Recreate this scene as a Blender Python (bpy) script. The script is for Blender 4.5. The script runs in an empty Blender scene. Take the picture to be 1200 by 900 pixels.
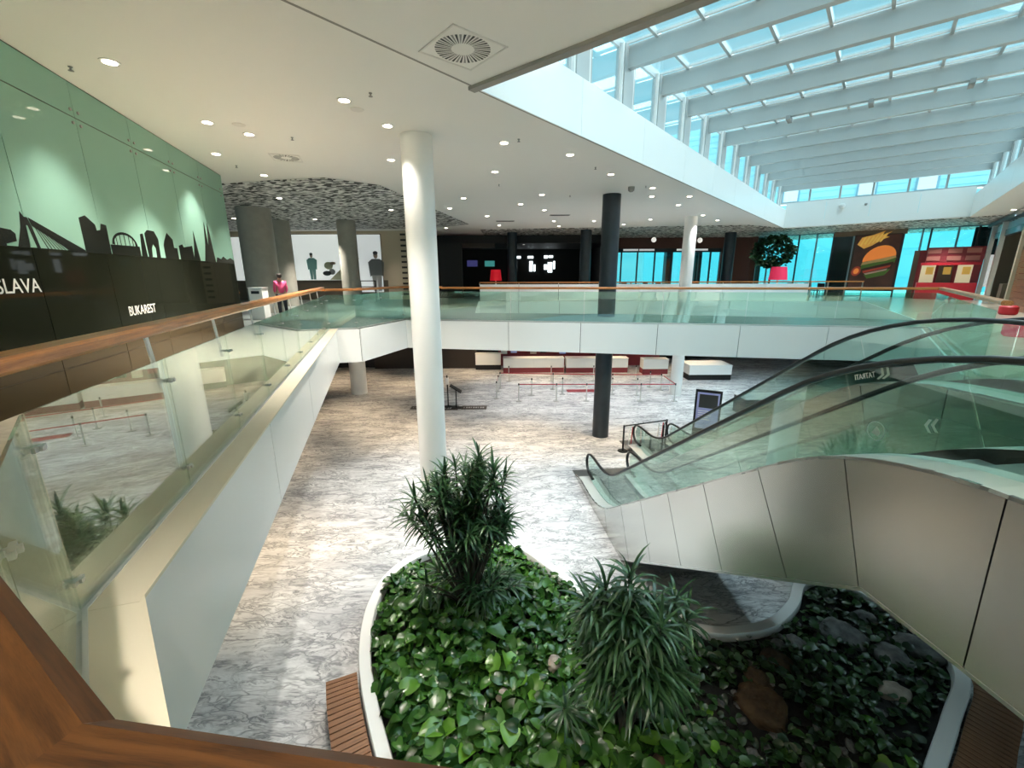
import bpy, bmesh, math, random
from mathutils import Vector, Matrix, Euler, noise as mnoise
import numpy as np
random.seed(7); rng = np.random.default_rng(7)
SC = bpy.context.scene
COL = SC.collection
# ------------------------------------------------------------------ camera
UP, CE, EYE = 5.0, 9.45, 6.6          # upper floor, ceiling, eye height (m); ground floor is z = 0
cam = bpy.data.cameras.new('camera'); camo = bpy.data.objects.new('camera', cam); COL.objects.link(camo)
cam.sensor_fit = 'HORIZONTAL'; cam.sensor_width = 36.0; cam.lens = 502.0 / 1200.0 * 36.0
cam.clip_start = 0.02; cam.clip_end = 400
P_, R_ = math.atan(128 / 502.0), math.atan(9 / 1950.0)
fw = Vector((0, math.cos(P_), -math.sin(P_))); u0 = Vector((0, math.sin(P_), math.cos(P_))); r0 = Vector((1, 0, 0))
rt = r0 * math.cos(R_) - u0 * math.sin(R_); uu = u0 * math.cos(R_) + r0 * math.sin(R_)
camo.matrix_world = Matrix(((rt.x, uu.x, -fw.x, 0), (rt.y, uu.y, -fw.y, 0), (rt.z, uu.z, -fw.z, EYE), (0, 0, 0, 1)))
SC.camera = camo
# ------------------------------------------------------------------ world, sun, exposure
W = bpy.data.worlds.new('sky'); SC.world = W; W.use_nodes = True
wn = W.node_tree.nodes; wl = W.node_tree.links
bg = wn['Background']; bg.inputs['Strength'].default_value = .8
wtc = wn.new('ShaderNodeTexCoord'); wmp = wn.new('ShaderNodeMapping'); wmp.inputs['Scale'].default_value = (1.2, 1.2, 7)
wno = wn.new('ShaderNodeTexNoise'); wno.inputs['Scale'].default_value = 3.0; wno.inputs['Detail'].default_value = 5
wcr = wn.new('ShaderNodeValToRGB')
wcr.color_ramp.elements[0].position = .35; wcr.color_ramp.elements[0].color = (.30, .70, .82, 1)
wcr.color_ramp.elements[1].position = .7; wcr.color_ramp.elements[1].color = (.62, .86, .92, 1)
wl.new(wtc.outputs['Generated'], wmp.inputs['Vector']); wl.new(wmp.outputs[0], wno.inputs['Vector'])
wl.new(wno.outputs[0], wcr.inputs[0]); wl.new(wcr.outputs[0], bg.inputs['Color'])
sun = bpy.data.lights.new('overcast_daylight', 'SUN'); sun.energy = 8.0; sun.angle = math.radians(110); sun.color = (.88, .96, 1.0)
suno = bpy.data.objects.new('overcast_daylight', sun); COL.objects.link(suno); suno.rotation_euler = (math.radians(6), math.radians(34), 0); suno.location = (8, 16, 40)
VS = SC.view_settings; VS.view_transform = 'Standard'; VS.look = 'None'; VS.gamma = 1.0; VS.use_curve_mapping = False; VS.exposure = 0.5
SC.cycles.max_bounces = 12; SC.cycles.diffuse_bounces = 9; SC.cycles.glossy_bounces = 4; SC.cycles.transparent_max_bounces = 24
SC.cycles.sample_clamp_indirect = 8.0; SC.cycles.caustics_reflective = False; SC.cycles.caustics_refractive = False

# building axes: the skylight and the diagonal galleries follow e1 (long) and e2 (across)
A0 = Vector((-.54, 7.68, 0)); E1 = Vector((.643, .766, 0)).normalized(); E2 = Vector((E1.y, -E1.x, 0))
def sk(a, b, z=0.0): v = A0 + E1 * a + E2 * b; return Vector((v.x, v.y, z))

# ------------------------------------------------------------------ materials
MATS = {}
def node_mat(name):
    m = bpy.data.materials.new(name); m.use_nodes = True; MATS[name] = m
    n = m.node_tree.nodes; l = m.node_tree.links
    return m, n, l, n['Principled BSDF']
def plain(name, col, rough=.5, metal=0.0, spec=.5, emit=None, es=0.0, var=0.0, vscale=3.0, bump=0.0, bscale=40.0, coat=0.0):
    m, n, l, b = node_mat(name)
    b.inputs['Base Color'].default_value = (*col, 1); b.inputs['Roughness'].default_value = rough; b.inputs['Metallic'].default_value = metal
    b.inputs['Specular IOR Level'].default_value = spec; b.inputs['Coat Weight'].default_value = coat
    if emit: b.inputs['Emission Color'].default_value = (*emit, 1); b.inputs['Emission Strength'].default_value = es
    if var or bump:
        tc = n.new('ShaderNodeTexCoord')
    if var:
        no = n.new('ShaderNodeTexNoise'); no.inputs['Scale'].default_value = vscale; no.inputs['Detail'].default_value = 4
        cr = n.new('ShaderNodeValToRGB'); cr.color_ramp.elements[0].position = .3; cr.color_ramp.elements[1].position = .7
        cr.color_ramp.elements[0].color = (*[max(0, c * (1 - var)) for c in col], 1); cr.color_ramp.elements[1].color = (*[min(1, c * (1 + var)) for c in col], 1)
        l.new(tc.outputs['Object'], no.inputs['Vector']); l.new(no.outputs[0], cr.inputs[0]); l.new(cr.outputs[0], b.inputs['Base Color'])
    if bump:
        n2 = n.new('ShaderNodeTexNoise'); n2.inputs['Scale'].default_value = bscale; n2.inputs['Detail'].default_value = 3
        bp = n.new('ShaderNodeBump'); bp.inputs['Strength'].default_value = bump; bp.inputs['Distance'].default_value = .02
        l.new(tc.outputs['Object'], n2.inputs['Vector']); l.new(n2.outputs[0], bp.inputs['Height']); l.new(bp.outputs[0], b.inputs['Normal'])
    return m
def glass(name, tint, refl=.06, edge=.5, gcol=(1, 1, 1)):
    m = bpy.data.materials.new(name); m.use_nodes = True; MATS[name] = m
    n = m.node_tree.nodes; l = m.node_tree.links; n.clear()
    out = n.new('ShaderNodeOutputMaterial'); mix = n.new('ShaderNodeMixShader')
    tr = n.new('ShaderNodeBsdfTransparent'); tr.inputs[0].default_value = (*tint, 1)
    gl = n.new('ShaderNodeBsdfGlossy'); gl.inputs['Roughness'].default_value = 0.0; gl.inputs[0].default_value = (*gcol, 1)
    fr = n.new('ShaderNodeLayerWeight'); fr.inputs[0].default_value = .25
    mp = n.new('ShaderNodeMapRange'); mp.inputs['To Min'].default_value = refl; mp.inputs['To Max'].default_value = edge
    l.new(fr.outputs['Fresnel'], mp.inputs['Value']); l.new(mp.outputs[0], mix.inputs[0])
    l.new(tr.outputs[0], mix.inputs[1]); l.new(gl.outputs[0], mix.inputs[2]); l.new(mix.outputs[0], out.inputs[0])
    return m
def wood(name, c1, c2, rough=.35, scale=1.0, coat=.2, spec=.5):
    m, n, l, b = node_mat(name)
    tc = n.new('ShaderNodeTexCoord'); mp = n.new('ShaderNodeMapping'); mp.inputs['Scale'].default_value = (.9 * scale, 14 * scale, 14 * scale)
    no = n.new('ShaderNodeTexNoise'); no.inputs['Scale'].default_value = 3.0; no.inputs['Detail'].default_value = 6; no.inputs['Distortion'].default_value = .6
    n2 = n.new('ShaderNodeTexNoise'); n2.inputs['Scale'].default_value = 30; n2.inputs['Detail'].default_value = 4
    mx = n.new('ShaderNodeMath'); mx.operation = 'MULTIPLY_ADD'; mx.inputs[1].default_value = .35
    cr = n.new('ShaderNodeValToRGB'); cr.color_ramp.elements[0].position = .42; cr.color_ramp.elements[1].position = .82
    cr.color_ramp.elements[0].color = (*c1, 1); cr.color_ramp.elements[1].color = (*c2, 1)
    l.new(tc.outputs['Object'], mp.inputs[0]); l.new(mp.outputs[0], no.inputs[0]); l.new(mp.outputs[0], n2.inputs[0])
    l.new(n2.outputs[0], mx.inputs[0]); l.new(no.outputs[0], mx.inputs[2]); l.new(mx.outputs[0], cr.inputs[0]); l.new(cr.outputs[0], b.inputs['Base Color'])
    b.inputs['Roughness'].default_value = rough; b.inputs['Coat Weight'].default_value = coat; b.inputs['Specular IOR Level'].default_value = spec
    return m
def marble(name, base, mid, dark, scale=1.0, rough=.16, amount=1.0):
    m, n, l, b = node_mat(name)
    tc = n.new('ShaderNodeTexCoord'); mp = n.new('ShaderNodeMapping')
    mp.inputs['Rotation'].default_value = (0, 0, math.radians(-58)); mp.inputs['Scale'].default_value = (.6 * scale, 1.8 * scale, 1)
    l.new(tc.outputs['Object'], mp.inputs[0])
    wn_ = n.new('ShaderNodeTexNoise'); wn_.inputs['Scale'].default_value = .9; wn_.inputs['Detail'].default_value = 5; l.new(mp.outputs[0], wn_.inputs['Vector'])
    ad = n.new('ShaderNodeVectorMath'); ad.operation = 'MULTIPLY_ADD'; ad.inputs[1].default_value = (1.1, 1.1, 1.1)
    l.new(wn_.outputs['Color'], ad.inputs[0]); l.new(mp.outputs[0], ad.inputs[2])
    prev = None
    def join(x):
        nonlocal prev
        if prev is None: prev = x; return
        q = n.new('ShaderNodeMath'); q.operation = 'MAXIMUM'; l.new(prev.outputs[0], q.inputs[0]); l.new(x.outputs[0], q.inputs[1]); prev = q
    def masked(x, sc, lo, hi):
        nk = n.new('ShaderNodeTexNoise'); nk.inputs['Scale'].default_value = sc; nk.inputs['Detail'].default_value = 5; l.new(mp.outputs[0], nk.inputs['Vector'])
        rk = n.new('ShaderNodeMapRange'); rk.inputs['From Min'].default_value = lo; rk.inputs['From Max'].default_value = hi; l.new(nk.outputs[0], rk.inputs['Value'])
        mu = n.new('ShaderNodeMath'); mu.operation = 'MULTIPLY'; l.new(x.outputs[0], mu.inputs[0]); l.new(rk.outputs[0], mu.inputs[1]); return mu
    for k, (sc, w, det) in enumerate(((1.3, .030, 4), (2.6, .045, 5), (5.5, .07, 4))):
        nz = n.new('ShaderNodeTexNoise'); nz.inputs['Scale'].default_value = sc; nz.inputs['Detail'].default_value = det; nz.inputs['Roughness'].default_value = .6; nz.inputs['Distortion'].default_value = .5; l.new(ad.outputs[0], nz.inputs['Vector'])
        s1 = n.new('ShaderNodeMath'); s1.operation = 'SUBTRACT'; s1.inputs[1].default_value = .5; l.new(nz.outputs[0], s1.inputs[0])
        s2 = n.new('ShaderNodeMath'); s2.operation = 'ABSOLUTE'; l.new(s1.outputs[0], s2.inputs[0])
        r = n.new('ShaderNodeMapRange'); r.inputs['From Max'].default_value = w; r.inputs['To Min'].default_value = 1; r.inputs['To Max'].default_value = 0; l.new(s2.outputs[0], r.inputs['Value'])
        join(masked(r, 1.1 + k * .5, .42, .58))
    for k, (sc, w) in enumerate(((1.6, .03), (4.2, .06))):
        v = n.new('ShaderNodeTexVoronoi'); v.feature = 'DISTANCE_TO_EDGE'; v.inputs['Scale'].default_value = sc; l.new(ad.outputs[0], v.inputs['Vector'])
        r = n.new('ShaderNodeMapRange'); r.inputs['From Max'].default_value = w; r.inputs['To Min'].default_value = 1; r.inputs['To Max'].default_value = 0; l.new(v.outputs['Distance'], r.inputs['Value'])
        join(masked(r, .7 + k * .6, .46, .60))
    big = n.new('ShaderNodeTexNoise'); big.inputs['Scale'].default_value = .8; big.inputs['Detail'].default_value = 9; big.inputs['Roughness'].default_value = .7; l.new(ad.outputs[0], big.inputs['Vector'])
    cr = n.new('ShaderNodeValToRGB'); cr.color_ramp.elements[0].position = .36; cr.color_ramp.elements[1].position = .58
    cr.color_ramp.elements[0].color = (*mid, 1); cr.color_ramp.elements[1].color = (*base, 1); l.new(big.outputs[0], cr.inputs[0])
    am = n.new('ShaderNodeMath'); am.operation = 'MULTIPLY'; am.inputs[1].default_value = amount; l.new(prev.outputs[0], am.inputs[0])
    mix = n.new('ShaderNodeMix'); mix.data_type = 'RGBA'; mix.inputs['B'].default_value = (*dark, 1)
    l.new(am.outputs[0], mix.inputs['Factor']); l.new(cr.outputs[0], mix.inputs['A']); l.new(mix.outputs['Result'], b.inputs['Base Color'])
    b.inputs['Roughness'].default_value = rough
    return m
def perforated(name):
    m, n, l, b = node_mat(name)
    tc = n.new('ShaderNodeTexCoord'); mp = n.new('ShaderNodeMapping'); mp.inputs['Scale'].default_value = (1.9, 3.9, 1); mp.inputs['Rotation'].default_value = (0, 0, .3)
    no = n.new('ShaderNodeTexNoise'); no.inputs['Scale'].default_value = 2.2; no.inputs['Detail'].default_value = 1.0
    cr = n.new('ShaderNodeValToRGB'); cr.color_ramp.interpolation = 'LINEAR'
    cr.color_ramp.elements[0].position = .49; cr.color_ramp.elements[1].position = .52
    cr.color_ramp.elements[0].color = (.012, .012, .012, 1); cr.color_ramp.elements[1].color = (.80, .79, .77, 1)
    l.new(tc.outputs['Object'], mp.inputs[0]); l.new(mp.outputs[0], no.inputs[0]); l.new(no.outputs[0], cr.inputs[0]); l.new(cr.outputs[0], b.inputs['Base Color'])
    b.inputs['Roughness'].default_value = .6
    return m
def brushed(name, col, rough=.32):
    m, n, l, b = node_mat(name)
    b.inputs['Base Color'].default_value = (*col, 1); b.inputs['Metallic'].default_value = .95
    tc = n.new('ShaderNodeTexCoord'); mp = n.new('ShaderNodeMapping'); mp.inputs['Scale'].default_value = (.3, .3, 4)
    no = n.new('ShaderNodeTexNoise'); no.inputs['Scale'].default_value = 2.5; no.inputs['Detail'].default_value = 3
    mr = n.new('ShaderNodeMapRange'); mr.inputs['To Min'].default_value = rough - .015; mr.inputs['To Max'].default_value = rough + .02
    l.new(tc.outputs['Object'], mp.inputs[0]); l.new(mp.outputs[0], no.inputs[0]); l.new(no.outputs[0], mr.inputs[0]); l.new(mr.outputs[0], b.inputs['Roughness'])
    return m
def leafmat(name, c1, c2, rough=.3):
    m, n, l, b = node_mat(name)
    oi = n.new('ShaderNodeObjectInfo'); geo = n.new('ShaderNodeNewGeometry')
    ad = n.new('ShaderNodeMath'); ad.operation = 'ADD'; fr = n.new('ShaderNodeMath'); fr.operation = 'FRACT'
    l.new(oi.outputs['Random'], ad.inputs[0]); l.new(geo.outputs['Random Per Island'], ad.inputs[1]); l.new(ad.outputs[0], fr.inputs[0])
    cr = n.new('ShaderNodeValToRGB'); cr.color_ramp.elements[0].color = (*c1, 1); cr.color_ramp.elements[1].color = (*c2, 1)
    l.new(fr.outputs[0], cr.inputs[0]); l.new(cr.outputs[0], b.inputs['Base Color'])
    b.inputs['Roughness'].default_value = rough
    return m
M = MATS
marble('marble_floor', (.77, .77, .77), (.50, .50, .515), (.10, .10, .115), .8, .24, .74)
plain('bridge_floor', (.13, .155, .145), .3, var=.2, vscale=2)
marble('marble_upper', (.81, .74, .60), (.73, .65, .50), (.48, .41, .30), .8, .16, .4)
plain('white_panel', (.88, .88, .86), .28)
plain('white_ceiling', (.86, .845, .81), .55)
plain('white_paint', (.82, .82, .80), .4)
plain('cream_ledge', (.80, .72, .56), .35)
plain('joint_dark', (.05, .05, .05), .7)
plain('seam', (.30, .29, .27), .7)
plain('col_dark', (.016, .026, .036), .35, var=.15)
plain('col_grey', (.30, .29, .25), .45, var=.08)
wood('rail_wood', (.30, .095, .022), (.62, .25, .075), .3)
wood('rail_wood_dark', (.011, .0040, .0010), (.046, .0175, .0038), .5, 3.2, 0.0, .15)
wood('bench_wood', (.13, .055, .022), (.30, .13, .055), .5)
wood('panel_wood', (.16, .055, .018), (.40, .15, .05), .4, .5)
glass('rail_glass', (.84, .92, .86), .24, .75)
glass('bridge_glass', (.74, .90, .84), .10, .5)
glass('esc_glass', (.80, .92, .88), .045, .4)
glass('roof_glass', (.86, .97, 1.0), .04, .35)
glass('cyan_glass', (.50, .96, .98), .05, .35)
plain('steel', (.62, .62, .60), .28, 1.0)
plain('steel_light', (.75, .75, .74), .35, .6)
brushed('cladding', (.60, .60, .575), .26)
plain('roof_steel', (.45, .47, .465), .5, .1)
plain('rubber', (.008, .009, .009), .35)
plain('esc_dark', (.03, .035, .035), .4, .5)
plain('step_metal', (.18, .19, .19), .4, .8)
plain('deck', (.78, .80, .78), .25, .3)
perforated('mesh_ceiling')
plain('lamp_glow', (1, 1, 1), .5, emit=(1, .86, .66), es=14)
plain('lamp_ring', (.75, .73, .7), .4)
plain('grille', (.30, .30, .29), .6)
plain('black', (.006, .006, .007), .5)
plain('dark_brown', (.030, .020, .015), .5)
plain('red_brown', (.085, .030, .020), .5)
plain('taupe', (.19, .145, .10), .55)
plain('beige_wall', (.62, .52, .38), .6)
plain('shop_black', (.004, .0042, .0045), .6)
plain('red', (.50, .015, .03), .45)
plain('red_dark', (.26, .03, .04), .5)
plain('pink_shade', (.75, .03, .10), .6, emit=(.9, .03, .10), es=.25)
plain('red_shade', (.55, .008, .02), .6, emit=(.9, .01, .03), es=.22)
plain('poster', (.66, .70, .68), .5, emit=(.85, .90, .86), es=.42, var=.10, vscale=.35)
plain('poster_grey', (.62, .66, .66), .5, emit=(.78, .82, .82), es=.36, var=.10, vscale=.35)
plain('soil', (.006, .005, .0035), .9, var=.3, vscale=6, bump=.6, bscale=14)
plain('rock', (.13, .13, .125), .8, var=.45, vscale=7, bump=.7, bscale=14)
plain('rock_brown', (.055, .032, .012), .8, var=.45, vscale=5, bump=.7, bscale=14)
plain('rock_pale', (.34, .28, .23), .8, var=.3, vscale=7, bump=.5, bscale=14)
plain('bark', (.05, .038, .025), .8, var=.3, vscale=9)
leafmat('pothos_leaf', (.010, .045, .008), (.055, .150, .022), .26)
leafmat('pothos_bright', (.05, .14, .014), (.12, .27, .028), .24)
leafmat('creeper_leaf', (.006, .024, .006), (.028, .080, .016), .3)
leafmat('plant_leaf', (.020, .060, .022), (.055, .135, .045), .30)
leafmat('tree_leaf', (.006, .04, .014), (.025, .11, .04), .4)
plain('skin', (.45, .25, .17), .6); plain('hair', (.015, .008, .005), .6); plain('pink_top', (.66, .07, .19), .8); plain('trousers', (.02, .022, .03), .8)
plain('ink', (.012, .014, .010), .22)
plain('letter_white', (.85, .86, .84), .4)
plain('decal_white', (.40, .54, .48), .5)
plain('screen_blue', (.02, .02, .05), .3, emit=(.10, .10, .35), es=.25)
plain('screen_teal', (.02, .05, .05), .3, emit=(.05, .3, .28), es=.5)
plain('window_glow', (1, 1, 1), .5, emit=(.85, .97, 1), es=2.2)
plain('cyan_light', (.2, .6, .65), .5, emit=(.15, .8, .85), es=.6)
plain('yellow', (.74, .48, .10), .5, emit=(.74, .48, .10), es=.25); plain('orange', (.75, .22, .04), .5, emit=(.75, .22, .04), es=.35); plain('lettuce', (.10, .22, .03), .5); plain('patty', (.06, .02, .012), .5)
plain('tomato', (.55, .06, .03), .5); plain('onion', (.70, .50, .42), .5); plain('fries', (.70, .36, .07), .5, emit=(.70, .36, .07), es=.25); plain('cheese', (.72, .50, .2), .5)
plain('menu_board', (.75, .70, .5), .5, emit=(.9, .8, .5), es=.3)
plain('sign_blue', (.30, .34, .62), .4, emit=(.35, .4, .75), es=.15, var=.15, vscale=3)
plain('facade', (.42, .80, .86), .6); plain('facade_dark', (.22, .42, .52), .4)
plain('tomato_pale', (.45, .16, .13), .5)
plain('globe', (.8, .8, .78), .4, emit=(1, .95, .88), es=.5)
plain('belt_red', (.42, .02, .04), .6)

# ------------------------------------------------------------------ helpers
def link(o): COL.objects.link(o); return o
def props(o, label=None, cat=None, group=None, kind=None):
    if label: o['label'] = label
    if cat: o['category'] = cat
    if group: o['group'] = group
    if kind: o['kind'] = kind
    return o
def setpar(o, parent):
    if parent is not None:
        o.parent = parent; o.matrix_parent_inverse = parent_world(parent).inverted()
    return o
def parent_world(p):
    m = p.matrix_basis.copy()
    if p.parent is not None: m = parent_world(p.parent) @ p.matrix_parent_inverse @ m
    return m
def empty(name, loc, label=None, cat=None, group=None, kind=None, rz=0.0):
    o = bpy.data.objects.new(name, None); o.empty_display_size = .1; o.location = loc; o.rotation_euler = (0, 0, rz); link(o)
    return props(o, label, cat, group, kind)
def mk(name, verts, faces, mat, parent=None, smooth=False, mw=None):
    me = bpy.data.meshes.new(name); me.from_pydata([tuple(v) for v in verts], [], faces); me.update()
    me.materials.append(M[mat])
    if smooth: me.polygons.foreach_set('use_smooth', [True] * len(me.polygons))
    o = bpy.data.objects.new(name, me)
    if mw is not None: o.matrix_world = mw
    link(o); return setpar(o, parent)
class MB:
    def __init__(s): s.v = []; s.f = []
    def add(s, v, f): b = len(s.v); s.v += [tuple(x) for x in v]; s.f += [tuple(i + b for i in q) for q in f]; return s
    def box(s, lo, hi):
        x0, y0, z0 = lo; x1, y1, z1 = hi
        return s.add([(x0, y0, z0), (x1, y0, z0), (x1, y1, z0), (x0, y1, z0), (x0, y0, z1), (x1, y0, z1), (x1, y1, z1), (x0, y1, z1)],
                     [(3, 2, 1, 0), (4, 5, 6, 7), (0, 1, 5, 4), (1, 2, 6, 5), (2, 3, 7, 6), (3, 0, 4, 7)])
    def hexa(s, q):   # 8 points: bottom four, top four
        return s.add(q, [(3, 2, 1, 0), (4, 5, 6, 7), (0, 1, 5, 4), (1, 2, 6, 5), (2, 3, 7, 6), (3, 0, 4, 7)])
    def bar(s, p, q, w, h, up=Vector((0, 0, 1))):
        p, q = Vector(p), Vector(q); d = (q - p).normalized(); sd = d.cross(up)
        if sd.length < 1e-4: sd = Vector((1, 0, 0))
        sd.normalize(); u = sd.cross(d).normalized()
        a = sd * w / 2; b = u * h / 2
        return s.hexa([p - a - b, q - a - b, q + a - b, p + a - b, p - a + b, q - a + b, q + a + b, p + a + b])
    def lathe(s, c, prof, n=16, axis='z'):
        c = Vector(c); b = len(s.v)
        for r, h in prof:
            for k in range(n):
                t = 2 * math.pi * k / n
                if axis == 'z': s.v.append((c.x + r * math.cos(t), c.y + r * math.sin(t), c.z + h))
        for i in range(len(prof) - 1):
            for k in range(n): s.f.append((b + i * n + k, b + i * n + (k + 1) % n, b + (i + 1) * n + (k + 1) % n, b + (i + 1) * n + k))
        s.f.append(tuple(b + k for k in reversed(range(n)))); s.f.append(tuple(b + (len(prof) - 1) * n + k for k in range(n)))
        return s
    def tube(s, pts, r, n=8):
        pts = [Vector(p) for p in pts]; b = len(s.v); N = len(pts); rr = r if isinstance(r, (list, tuple)) else [r] * N
        prev = None
        for i, p in enumerate(pts):
            d = (pts[min(i + 1, N - 1)] - pts[max(i - 1, 0)]).normalized()
            if prev is None:
                a = d.cross(Vector((0, 0, 1)))
                if a.length < 1e-3: a = Vector((1, 0, 0))
            else: a = prev - d * prev.dot(d)
            a.normalize(); prev = a; c = d.cross(a)
            for k in range(n):
                t = 2 * math.pi * k / n; q = p + (a * math.cos(t) + c * math.sin(t)) * rr[i]; s.v.append(tuple(q))
        for i in range(N - 1):
            for k in range(n): s.f.append((b + i * n + k, b + i * n + (k + 1) % n, b + (i + 1) * n + (k + 1) % n, b + (i + 1) * n + k))
        s.f.append(tuple(b + k for k in reversed(range(n)))); s.f.append(tuple(b + (N - 1) * n + k for k in range(n)))
        return s
    def prism(s, poly, z0, z1):   # poly is counter-clockwise in plan
        n = len(poly); b = len(s.v)
        s.v += [(p[0], p[1], z0) for p in poly] + [(p[0], p[1], z1) for p in poly]
        s.f.append(tuple(b + k for k in reversed(range(n)))); s.f.append(tuple(b + n + k for k in range(n)))
        for k in range(n): s.f.append((b + k, b + (k + 1) % n, b + n + (k + 1) % n, b + n + k))
        return s
    def build(s, name, mat, parent=None, smooth=False, mw=None): return mk(name, s.v, s.f, mat, parent, smooth, mw)
def ccw(poly):
    a = sum(poly[i][0] * poly[(i + 1) % len(poly)][1] - poly[(i + 1) % len(poly)][0] * poly[i][1] for i in range(len(poly)))
    return list(poly) if a > 0 else list(reversed(poly))
def autosmooth(o, ang=35):
    me = o.data; me.polygons.foreach_set('use_smooth', [True] * len(me.polygons))
    bm = bmesh.new(); bm.from_mesh(me)
    for e in bm.edges:
        if len(e.link_faces) == 2 and e.calc_face_angle(0) > math.radians(ang): e.smooth = False
    bm.to_mesh(me); bm.free(); return o
def frame_mw(p, q, zref=None):   # local X from p to q in plan, Z up
    p, q = Vector(p), Vector(q); d = (q - p); a = math.atan2(d.y, d.x)
    return Matrix.Translation(p) @ Matrix.Rotation(a, 4, 'Z')
def sbar(name, p, q, w, h, mat, parent=None, bev=0.0):   # bar with local X along it (grain follows)
    p, q = Vector(p), Vector(q); L = (q - p).length
    d = (q - p).normalized(); sd = d.cross(Vector((0, 0, 1)))
    if sd.length < 1e-4: sd = Vector((0, 1, 0))
    sd.normalize(); u = sd.cross(d)
    mw = Matrix(((d.x, -sd.x, u.x, p.x), (d.y, -sd.y, u.y, p.y), (d.z, -sd.z, u.z, p.z), (0, 0, 0, 1)))
    if bev:
        b = bev; prof = [(-w/2, -h/2 + b), (-w/2, h/2 - b), (-w/2 + b, h/2), (w/2 - b, h/2), (w/2, h/2 - b), (w/2, -h/2 + b), (w/2 - b, -h/2), (-w/2 + b, -h/2)]
        n = len(prof); v = [(0, y, z) for y, z in prof] + [(L, y, z) for y, z in prof]
        f = [tuple(range(n)), tuple(n + k for k in reversed(range(n)))] + [(k, n + k, n + (k + 1) % n, (k + 1) % n) for k in range(n)]
        return mk(name, v, f, mat, parent, False, mw)
    m = MB().box((0, -w / 2, -h / 2), (L, w / 2, h / 2)); return m.build(name, mat, parent, False, mw)
def text_mesh(name, s, size, mat, parent, mw, cx=.75, align='LEFT', thick=.002):
    cu = bpy.data.curves.new(name, 'FONT'); cu.body = s; cu.size = size; cu.extrude = thick; cu.align_x = align
    o = bpy.data.objects.new(name, cu); link(o)
    me = bpy.data.meshes.new_from_object(o.evaluated_get(bpy.context.evaluated_depsgraph_get()))
    bpy.data.objects.remove(o); me.materials.clear(); me.materials.append(M[mat])
    me.transform(Matrix.Diagonal((cx, 1, 1, 1)))
    r = bpy.data.objects.new(name, me); r.matrix_world = mw; link(r); return setpar(r, parent)
def copy_tree(o, parent=None, mw=None):
    c = o.copy(); link(c)
    if parent is not None: c.parent = parent; c.matrix_parent_inverse = o.matrix_parent_inverse.copy()
    for ch in [x for x in CH.get(o.name, [])]: copy_tree(ch, c)
    return c
CH = {}
def remember(root):
    def rec(o):
        CH[o.name] = [x for x in root_children(o)]
        for x in CH[o.name]: rec(x)
    rec(root)
def root_children(o): return [x for x in bpy.data.objects if x.parent is o]

# ================================================================== THE SETTING
def struct(o, label=None): props(o, label, kind='structure'); return o
struct(MB().prism([(-30, -14), (40, -14), (40, 45), (-30, 45)], -.3, 0).build('floor', 'marble_floor'), 'polished white marble floor with dense grey veining at ground level')

# upper floor slabs
LSLAB = [(-1.95, 1.81), (-5.36, 12.95), (-4.67, 13.13), (-3.89, 15.78), (-1.6, 18.8), (-2.1, 27.3), (-2.1, 44), (-26, 44), (-26, -14), (-1.95, -14)]
BRIDGE = [(-3.89, 15.78), (-2.55, 15.5), (12.12, 12.63), (14.2, 15.1), (5.32, 17.85), (-1.6, 18.8)]
RSLAB = [(7.28, 6.69), (12.12, 12.63), (14.2, 15.1), (20.7, 25.6), (20.7, 44), (40, 44), (40, -14), (3.1, -14), (3.1, -.2), (3.25, 1.2), (5.3, 1.4), (5.55, 3.65), (7.85, 3.9)]
FSLAB = [(-2.1, 27.3), (20.7, 25.6), (20.7, 44), (-2.1, 44)]
NSLAB = [(-1.95, 1.81), (-.6, .42), (3.1, -.2), (3.1, -14), (-1.95, -14)]
ZB = 4.02
for nm, poly, lab in (('floor_walkway', LSLAB, 'beige upper walkway floor beside the skyline mural'), ('floor_bridge', BRIDGE, 'upper floor of the bridge across the atrium'),
                      ('floor_gallery', RSLAB, 'pale upper gallery floor beyond the escalators'), ('floor_far_gallery', FSLAB, 'upper gallery floor in front of the dark shops'),
                      ('floor_near_gallery', NSLAB, 'upper gallery floor behind the wooden handrail')):
    c = ccw(poly)
    o = struct(MB().prism(c, ZB + .02, UP - .02).build(nm, 'white_paint'), lab)
    if nm == 'floor_walkway':
        MB().prism(ccw([(-1.95, 1.81), (-5.36, 12.95), (-26, 12.95), (-26, -14), (-1.95, -14)]), UP - .02, UP).build('paving', 'marble_upper', o)
        MB().prism(ccw([(-5.36, 12.95), (-4.67, 13.13), (-3.89, 15.78), (-1.6, 18.8), (-2.1, 27.3), (-2.1, 44), (-26, 44), (-26, 12.95)]), UP - .02, UP).build('paving', 'bridge_floor', o)
    else: MB().prism(c, UP - .02, UP).build('paving', 'bridge_floor' if nm == 'floor_bridge' else 'marble_upper', o)

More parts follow.
